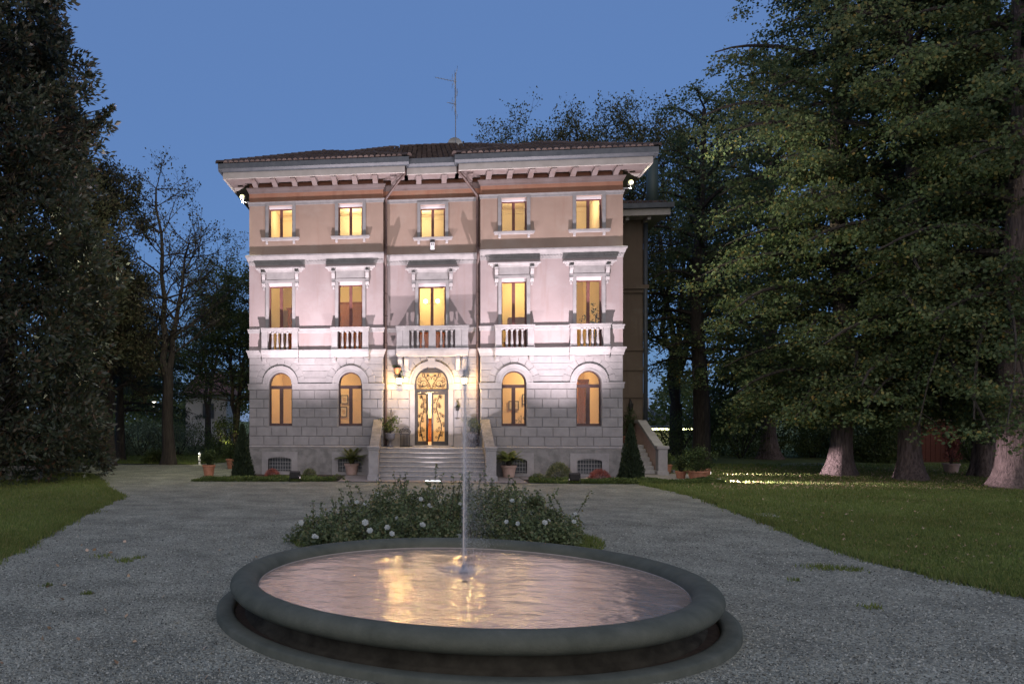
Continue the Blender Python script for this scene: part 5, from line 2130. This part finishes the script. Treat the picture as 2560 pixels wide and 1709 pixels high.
def grow(br, p, d, L, r, depth, rg, ends, spread=.5, upb=.15, ratio=.74, kids=(2, 3)):
    "recursive branching; terminal points collected in ends"
    q = p + d * L
    mid_ = p.lerp(q, .5) + Vector((rg.uniform(-1, 1), rg.uniform(-1, 1), rg.uniform(-.5, .5))) * L * .06
    br.mb.tube([p, mid_, q], [r, r * .85, r * .68], 6 if r > .05 else (4 if r > .015 else 3), cap=False)
    if depth <= 0:
        ends.append((q, d))
        return
    for k in range(rg.randint(*kids)):
        nd = (d + Vector((rg.gauss(0, 1), rg.gauss(0, 1), rg.gauss(0, .8))) * spread + Vector((0, 0, upb))).normalized()
        grow(br, q if k < 2 else mid_, nd, L * ratio * rg.uniform(.8, 1.2), r * .62, depth - 1, rg, ends, spread, upb, ratio, kids)
    if depth <= 3:
        ends.append((q, d))


def spray_tree(name, px, Y, label, seed, stems, lm, leafn, ls, lr, spread=.45, upb=.2, group=None, depth=5, L0=2., r0=.16, flat=1.1, asp=.5, trunk_h=2.5, tr=.3, ratio=.76, cat='tree'):
    rg = random.Random(seed)
    rn = np.random.default_rng(seed)
    x, y = at(px, Y)
    t = thing(name, (x, y, 0), label, cat, group)
    mb = MB()
    zs = [-.1, 0, .15, .4, .8, trunk_h * .5, trunk_h]
    trunk_rings(mb, [(.04 * math.sin(z * 2), .03 * math.cos(z * 2), z) for z in zs], [tr * (1.0 - .15 * z / trunk_h) for z in zs], 20, .5, 5, .03, seed)
    trunk = mb.build('trunk', M['bark2'], t, smooth=True)
    br = Branches()
    ends = []
    for (dx, dy, z1, r) in stems:
        p = Vector((0, 0, trunk_h * .93))
        q = Vector((dx, dy, z1))
        pts = br.limb(p, q, r, r * .22, 0, 7, 9, .018, rg)
        for k in range(2, len(pts)):
            for j in range(3 if k < 9 else 4):
                az = rg.uniform(0, 6.283)
                d = Vector((math.cos(az), math.sin(az), rg.uniform(.1, .9))).normalized()
                LL = L0 * (1.15 - .72 * k / len(pts)) * rg.uniform(.7, 1.15)
                grow(br, pts[k], d, LL, r * .30 * (1.2 - .8 * k / len(pts)), depth - 2, rg, ends, spread, upb, ratio)
    br.mb.build('limbs', M['bark2'], trunk)
    C = np.array([tuple(q) for q, _ in ends])
    p, d = blobs(C, lr, leafn, flat, rn, .7)
    quads('crown', leaves(p, ls, asp, d, .4, nw=.3, rng=rn), M[lm], t, kind='stuff')
    return t


# sparse forked tree by the left drive
Yb = 39.3
spray_tree('forked_tree', 420, Yb, 'half bare forked tree with two dark stems beside the left drive', 31,
           [(-.65, .1, hz(470, Yb), .21), (1.0, .2, hz(610, Yb), .20)], 'bronze', 3, .14, .33, L0=1.6, depth=5, trunk_h=4.4, tr=.30, upb=.22, spread=.5)
spray_tree('bare_tree', 520, 60, 'thin distant tree with fine twigs close to the left wall of the villa', 32,
           [(-.5, 0, 13.5, .16), (1.4, .3, 14.2, .16), (.4, .8, 12, .14)], 'beech', 4, .16, .45, L0=2.0, depth=5, trunk_h=3, tr=.25, upb=.05, flat=.5, group='trees beyond the left lawn')
spray_tree('garden_tree', 590, 47, 'leafy olive green tree touching the left corner of the villa', 38,
           [(-.6, 0, 9.5, .16), (.9, .3, 9.0, .16), (.2, .8, 8, .14)], 'hedge', 14, .17, .6, L0=2.0, depth=5, trunk_h=1.6, tr=.22, upb=.02, flat=.5, group='trees beyond the left lawn')
spray_tree('garden_tree', 300, 56, 'dark spreading tree above the far hedge left of the forked tree', 39,
           [(-1.5, 0, 6.0, .2), (1.6, .3, 5.5, .2), (.2, .8, 6.4, .2)], 'hedge', 9, .20, .62, L0=2.6, depth=5, trunk_h=2.4, tr=.3, upb=.0, flat=.5, group='trees beyond the left lawn')
# bronze leaved tree behind the magnolia
spray_tree('bronze_tree', 268, 38.5, 'dense bronze leaved tree between the magnolia and the forked tree', 33,
           [(-1.2, 0, hz(450, 38.5), .26), (.1, .3, hz(480, 38.5), .24), (-.5, -.8, hz(580, 38.5), .2), (.6, -.5, hz(720, 38.5), .18)], 'bronze', 17, .16, .5, L0=1.25, depth=5, trunk_h=2.2, tr=.36, upb=.12, group=None)
# trees standing behind the villa
for px, Y, zt_, w_, sd, lab in ((1345, 56, hz(385, 56), 1.9, 34, 'dark shooting treetop behind the roof left of the taller one'), (1545, 54, hz(350, 54), 2.3, 35, 'tall dark tree with upright shoots behind the right roof corner'),
                              (1690, 50, hz(400, 50), 1.7, 36, 'dark leafy tree between the villa and the lindens')):
    spray_tree('beech_tree', px, Y, lab, sd, [(-w_, 0, zt_ * .95, .24), (w_, .4, zt_ * .97, .24), (-w_ * .3, .8, zt_, .24), (w_ * .45, -.8, zt_ * .98, .22)], 'beech', 8, .19, .60, L0=2.5, depth=5,
               trunk_h=3.2, tr=.4, upb=.45, spread=.42, flat=1.3, group='trees behind the villa')


# magnolia: clumps of large leaves on an uneven column
def column_tree(name, px, Y, label, prof, H, lm, seed, nclump, leafn, ls, cr, group=None, asp=.42, tr=.4, cat='tree', zmin=.25, extra=()):
    rg = random.Random(seed)
    rn = np.random.default_rng(seed)
    x, y = at(px, Y)
    t = thing(name, (x, y, 0), label, cat, group)
    mb = MB()
    zs = [-.1, 0, .2, .6, 1.2, 3, 6, 10, 14, H * .9]
    trunk_rings(mb, [(0, 0, z) for z in zs], [tr * (1 - .85 * max(z, 0) / H) for z in zs], 18, .4, 5, .03, seed)
    trunk = mb.build('trunk', M['bark2'], t, smooth=True)
    br = Branches()
    C, O, S = [], [], []
    for i in range(nclump):
        z = zmin + (H - zmin) * rg.random() ** .95
        a = rg.uniform(0, 6.283)
        R_ = interp(prof, z) * (1 + .13 * math.sin(3 * a + z * .9) + .10 * math.sin(5 * a - z * 1.7 + 1) + rg.uniform(-.08, .08))
        u = 1 - abs(rg.gauss(0, .16))
        q = Vector((R_ * u * math.cos(a), R_ * u * math.sin(a), z))
        C.append(tuple(q))
        O.append((math.cos(a), math.sin(a), .35))
        S.append(cr * rg.uniform(.65, 1.3))
        if i % 7 == 0:
            br.limb((0, 0, max(.3, z - R_ * .35)), q, .06, .01, .1, 4, 4, .03, rg)
    for (dx, dy, z, s_) in extra:
        C.append((dx, dy, z))
        O.append((math.copysign(1, dx), 0, .2))
        S.append(s_)
        br.limb((dx * .4, dy, z - .5), (dx, dy, z), .05, .015, .0, 4, 4, .03, rg)
    br.mb.build('limbs', M['bark2'], trunk)
    C = np.array(C)
    p, d = blobs(C, np.array(S), leafn, .85, rn, .7)
    o = np.array(O).repeat(leafn, 0)
    quads('crown', leaves(p, ls, asp, nrm(d * .8 + o * .6), .7, nbias=(0, -.3, .6), nw=.5, rng=rn), M[lm], t, kind='stuff')
    return t


Ym = 29.0
xm_ = at(-40, Ym)
ex = []
for k in range(7):      # the bough reaching out to the right
    px_, py_ = 215 + k * 12, 352 - k * 12
    ex.append(((px_ + 40) / FPX * Ym, .2, hz(py_, Ym), .34 - .03 * k))
for px_, py_, s_ in ((285, 330, .4), (255, 350, .45), (235, 330, .5), (225, 370, .45), (262, 310, .36), (200, 300, .5), (205, 370, .5)):
    ex.append(((px_ + 40) / FPX * Ym, .0, hz(py_, Ym), s_))
column_tree('magnolia_tree', -40, Ym, 'huge dark evergreen magnolia with large leathery leaves left of the drive',
            [(0, 3.4), (1.2, 4.2), (4, 4.35), (8, 4.2), (11, 3.7), (14, 3.45), (17, 3.0), (20, 2.2), (23, .6)], 23, 'magnolia', 41, 2300, 46, .22, .55, extra=ex)
column_tree('magnolia_tree', 20, 34.0, 'second dark evergreen behind the huge magnolia', [(0, 3.2), (5, 4.2), (12, 3.6), (19, 1.5)], 19, 'bronze', 42, 1300, 46, .24, .7)
# cedar with drooping boughs
rg = random.Random(51)
x, y = at(300, 43)
t = thing('cedar_tree', (x, y, 0), 'blue green cedar with drooping boughs between magnolia and forked tree', 'tree')
mb = MB()
trunk_rings(mb, [(0, 0, z) for z in (-.1, 0, .5, 3, 7, 10)], [.3, .3, .26, .2, .12, .05], 14, .3, 5, .03, 5)
tk = mb.build('trunk', M['bark2'], t, smooth=True)
br = Branches()
C = []
for k in range(46):
    z = rg.uniform(2.6, 10.2)
    a = rg.uniform(0, 6.28)
    L = 4.1 * (1 - (z - 2.6) / 9.5) + .5
    pts = []
    for j in range(8):
        u = j / 7
        pts.append(Vector((L * u * math.cos(a), L * u * math.sin(a), z + .5 * u - 1.1 * u * u)))
        if j > 1:
            for q in range(4):
                C.append((pts[-1].x + rg.gauss(0, .28), pts[-1].y + rg.gauss(0, .28), pts[-1].z - .12 + rg.gauss(0, .06)))
    br.mb.tube(pts, [.07 * (1 - .85 * j / 7) for j in range(8)], 4, cap=False)
br.mb.build('limbs', M['bark2'], tk)
p, d = blobs(np.array(C), .34, 26, .35)
d[:, 2] = -1.0
quads('crown', leaves(p, .20, .12, nrm(d), .7), M['cedar'], t, kind='stuff')


# ------------------------------------------------------------------ hedges and shrubs closing the garden
def bush(name, px, Y, r, h, m, label, n, ls, group=None, cat='shrub', sx=1., sy=1.):
    x, y = at(px, Y)
    t = thing(name, (x, y, 0), label, cat, group, TH)
    nc = max(20, n // 55)
    d = nrm(RNG.normal(size=(nc, 3)))
    d[:, 2] = np.abs(d[:, 2])
    C = d * (RNG.uniform(.35, 1, nc) ** .45)[:, None] * np.array([r * sx, r * sy, h])
    p, dd = blobs(C, .30 * min(r, 1.6) + .1, 55, .9)
    k = p[:, 2] > .03
    quads('foliage', leaves(p[k], ls, .55, dd[k], .4), M[m], t, kind='stuff')
    st_ = MB()
    for k in range(8):
        a = k * .8
        st_.tube([(.1 * math.cos(a), .1 * math.sin(a), 0), (r * .6 * math.cos(a), r * .6 * math.sin(a), h * .7)], [.04, .01], 5)
    st_.build('stem', M['bark2'], t)
    return t


GR = 'laurels behind the lindens'
LB = 'dark laurel shrub closing the garden behind the linden trunks'
for px, Y, r, h in ((1850, 46, 2.8, 4.3), (1935, 47, 2.4, 3.8), (2150, 45, 2.2, 3.0), (2205, 41, 1.4, 2.0), (2340, 47, 2.6, 3.8), (2430, 42, 1.8, 3.0), (2500, 44, 2.2, 3.8), (2590, 38, 2.4, 3.6), (1790, 50, 2.4, 3.8), (2270, 48, 2.4, 3.6), (2060, 50, 2.0, 3.0)):
    bush('laurel_shrub', px, Y, r, h, 'hedge', LB, 5200, .14, GR)
bush('lit_shrub', 2032, 46, 1.0, 2.0, 'cover', 'shrub with light painted into its bright green leaves at the end of the garden path beside the flared linden', 1800, .12)  # lighter leaf material stands in for light falling on this shrub
GL = 'hedge shrubs beyond the left lawn'
LL_ = 'pale grey green hedge shrub beyond the far left lawn'
for px, Y, r, h in ((255, 47, 1.6, 2.3), (300, 48, 1.6, 2.0), (350, 48, 1.7, 2.2), (400, 49, 1.6, 2.1), (445, 49, 1.6, 2.0), (200, 46, 1.8, 2.4), (130, 45, 2, 2.6)):
    bush('hedge_shrub', px, Y, r, h, 'hedgepale', LL_, 2600, .12, GL)
for px, Y, r, h, lab in ((480, 53, 1.8, 2.2, 'dark bush before the neighbour house by the bollard'), (548, 50, 1.4, 2.0, 'dark bush below the lit foliage left of the villa'),
                         (265, 40.5, .55, .6, 'small dark bush at the far edge of the left drive under the magnolia'), (383, 40.5, .6, .62, 'small dark bush at the foot of the forked tree'),
                         (600, 44, 1.4, 2.6, 'dark bush behind the left dwarf cypress'), (1690, 44, 1.7, 2.6, 'dark bush below the strip lit canopy'), (1740, 47, 2.2, 3.2, 'leafy bush right of the strip lit canopy')):
    bush('garden_bush', px, Y, r, h, 'hedge', lab, 2400, .10)
bush('lit_shrub', 563, 47, .9, 2.6, 'cover', 'shrub lit yellow from below left of the villa', 1500, .12)
x, y = at(563, 45.6)
t = thing('spike_light', (x, y, 0), 'small garden spot lighting the yellow shrub left of the villa', 'garden light')
MB().tube([(0, 0, 0), (0, 0, .15)], .02).build('spike', M['iron'], t)
MB().lathe([(.04, .15), (.06, .26)], n=10).build('head', M['iron'], t)
lamp('beam', 'SPOT', t, (0, .05, .30), 150, (1, .85, .42), target=(0.1, 1.6, 2.2), size=.04, spot=R(75))
# the far wood that shuts the horizon: one mass
rg = random.Random(77)
C = []
for k in range(900):
    px_ = rg.uniform(-700, 3300)
    Yf = rg.uniform(74, 105)
    if 1560 < px_ < 1640:
        hmax = 2.0
    elif 470 < px_ < 560:
        hmax = 4
    else:
        hmax = 6.5 + 2.5 * math.sin(px_ * .013) + 1.5 * math.sin(px_ * .041)
    xx, yy_ = at(px_, Yf)
    C.append((xx, yy_, rg.uniform(.3, 1) * hmax))
p, d = blobs(np.array(C), 2.1, 90, .8)
quads('far_wood', leaves(p, .5, .6, d, .3), M['hedge'], kind='stuff')

# ------------------------------------------------------------------ garden furniture, neighbours, garden lamps
x, y = gp(60, 1200)
t = thing('stone_bench', (x, y, .02), 'low weathered stone bench under the magnolia on the left lawn', 'bench', None, .1)
MB().box(-.75, .75, -.26, .26, .34, .44).build('seat', M['benchstone'], t, bevel=.02)
for s_ in (-1, 1):
    MB().box(s_ * .5 - .12, s_ * .5 + .12, -.2, .2, 0, .34).build('leg', M['benchstone'], t, bevel=.02)
MB().box(-.62, .85, .0, .22, .44, .50).build('slab', M['benchstone'], t, bevel=.01)
x, y = gp(499, 1161)
t = thing('bollard_light', (x, y, 0), 'white bollard light on the lawn edge left of the terracotta pots', 'bollard')
MB().lathe([(.06, 0), (.06, .42), (.07, .42), (.07, .44)], n=12).build('post', M['white'], t)
MB().lathe([(.055, .44), (.055, .54)], n=12).build('lens', emis('bollard_lens', (1, .95, .75), 1.3), t)
MB().lathe([(.075, .54), (.075, .58), (.02, .60)], n=12).build('cap', M['white'], t)
lamp('glow', 'POINT', t, (0, -.12, .49), 9, (1, .92, .7), size=.06)
x, y = at(385, 56)
t = thing('street_lantern', (x, y, 0), 'small lit lantern on a post above the far hedge', 'lantern')
MB().tube([(0, 0, 0), (0, 0, 3.1)], .04).build('post', M['iron'], t)
MB().lathe([(.06, 3.1), (.14, 3.45), (.16, 3.48)], n=8).build('glass', emis('street_glass', (1, .93, .8), 3.), t)
MB().lathe([(.17, 3.48), (.02, 3.65)], n=8).build('cap', M['iron'], t)


def house(name, px, Y, w_, d_, h_, rh, label, wallm, roofm, wins, chim=None):
    x, y = at(px, Y)
    t = thing(name, (x, y, 0), label, 'house', None, TH)
    MB().box(-w_ / 2, w_ / 2, 0, d_, 0, h_).build('wall', M[wallm], t)
    r = MB()
    a, b, e = w_ / 2 + .5, d_ + .5, -.5
    r.add([(-a, e, h_), (a, e, h_), (a, b, h_), (-a, b, h_), (-a * .45, d_ / 2, h_ + rh), (a * .45, d_ / 2, h_ + rh)], [(0, 1, 5, 4), (1, 2, 5), (2, 3, 4, 5), (3, 0, 4), (3, 2, 1, 0)])
    rf = r.build('roof', M[roofm], t)
    if chim:
        MB().box(chim - .35, chim + .35, d_ / 2 - .3, d_ / 2 + .3, h_ + rh * .6, h_ + rh + .9).build('chimney', M[wallm], rf)
    for (wx, wz, ww, wh) in wins:
        f = MB()
        framebox(f, wx - ww / 2, wx + ww / 2, wz, wz + wh, -.06, .0, .08)
        wo = f.build('window', M['fascia'], t)
        MB().box(wx - ww / 2 + .08, wx + ww / 2 - .08, -.03, -.005, wz + .08, wz + wh - .08).build('pane', M['gutter'], wo)
    return t


house('neighbour_house', 515, 66, 3.4, 6, 4.3, 2.0, 'pale neighbour house with red tiled roof beyond the left hedge', 'housewall', 'redroof', [(.2, 2.2, 1.1, 1.4)])
house('neighbour_house', 1612, 82, 5.0, 7, hz(1050, 82), 1.5, 'distant house with slate roof and chimney right of the wing', 'housewall', 'slate', [(1.5, 1, 1, 1.3)], chim=1.35)
# strip-lit canopy
Yc = 52.
xa, ya = at(1618, Yc)
t = thing('carport', (xa, ya, 0), 'flat carport with a bright fluorescent strip along its edge', 'carport', None, TH)
wc_ = (1742 - 1618) / FPX * Yc
zc = hz(1069, Yc)
MB().box(-.6, wc_, 0, 4, zc - .02, zc + .10).build('roof', M['fascia'], t)
MB().box(.02, wc_, .18, .26, zc - .13, zc - .04).build('light_strip', emis('strip_tube', (1, 1, .45), 14), t)
for px_ in (1706,):
    xx = (px_ - 1618) / FPX * Yc
    MB().box(xx - .06, xx + .06, .1, .22, 0, zc - .02).build('post', M['white'], t)
MB().box(-.45, -.33, .1, .22, 0, zc - .02).build('post', M['white'], t)
MB().box(.8, 2.9, 3.0, 3.1, .0, zc - .1).build('back_wall', M['housewall'], t)
ld = bpy.data.lights.new('strip_glow', 'AREA')
ld.shape = 'RECTANGLE'
ld.size = wc_ * .9
ld.size_y = .08
ld.energy = 60
ld.color = (1, 1, .5)
lo = bpy.data.objects.new('strip_glow', ld)
COL.objects.link(lo)
lo.parent = t
lo.location = (wc_ / 2, .2, zc - .15)
# garden shed
x, y = at(2345, 41.)
t = thing('garden_shed', (x, y, 0), 'dark red boarded garden shed behind the linden trunks', 'shed', None, TH)
for k in range(9):
    MB().box(-1.15 + k * .255, -.90 + k * .255 - .012, 0, .05, 0, 2.15).build('board', M['shed'], t)
MB().box(-1.15, 1.14, .06, 2.2, 0, 2.14).build('body', M['shed'], t)
MB().hexa([(-1.3, -.2, 2.16), (1.3, -.2, 2.16), (1.3, 2.4, 2.16), (-1.3, 2.4, 2.16)], [(-1.3, -.2, 2.22), (1.3, -.2, 2.22), (1.3, 2.4, 2.75), (-1.3, 2.4, 2.75)]).build('roof', M['redroof'], t)
# low grazing floodlight by the side steps that rakes the lawn
for px, py, en, lab, tg in ((1797, 1206, 4500, 'small lit ground floodlight raking the lawn beside the mat plant', (2130, 1214)), (1774, 1187, 2400, 'small lit ground floodlight raking the lawn behind the broad terracotta bowl', (2000, 1190)),
                            (1684, 1183, 60, 'small lit ground floodlight on the paving behind the smaller pot', (1760, 1182))):
    x, y = gp(px, py)
    tx, ty = gp(*tg)
    t = thing('ground_floodlight', (x, y, 0), lab, 'floodlight', None, math.atan2(ty - y, tx - x))
    MB().box(-.06, .03, -.06, .06, .02, .15).build('housing', M['galv'], t)
    MB().box(.031, .036, -.05, .05, .04, .14).build('lens', emis('ground_lens', (1, .9, .82), 8), t)
    lamp('beam', 'SPOT', t, (.10, 0, .13), en, (1, .82, .93), target=(6, 0, .02), size=.05, spot=R(30), blend=.8)
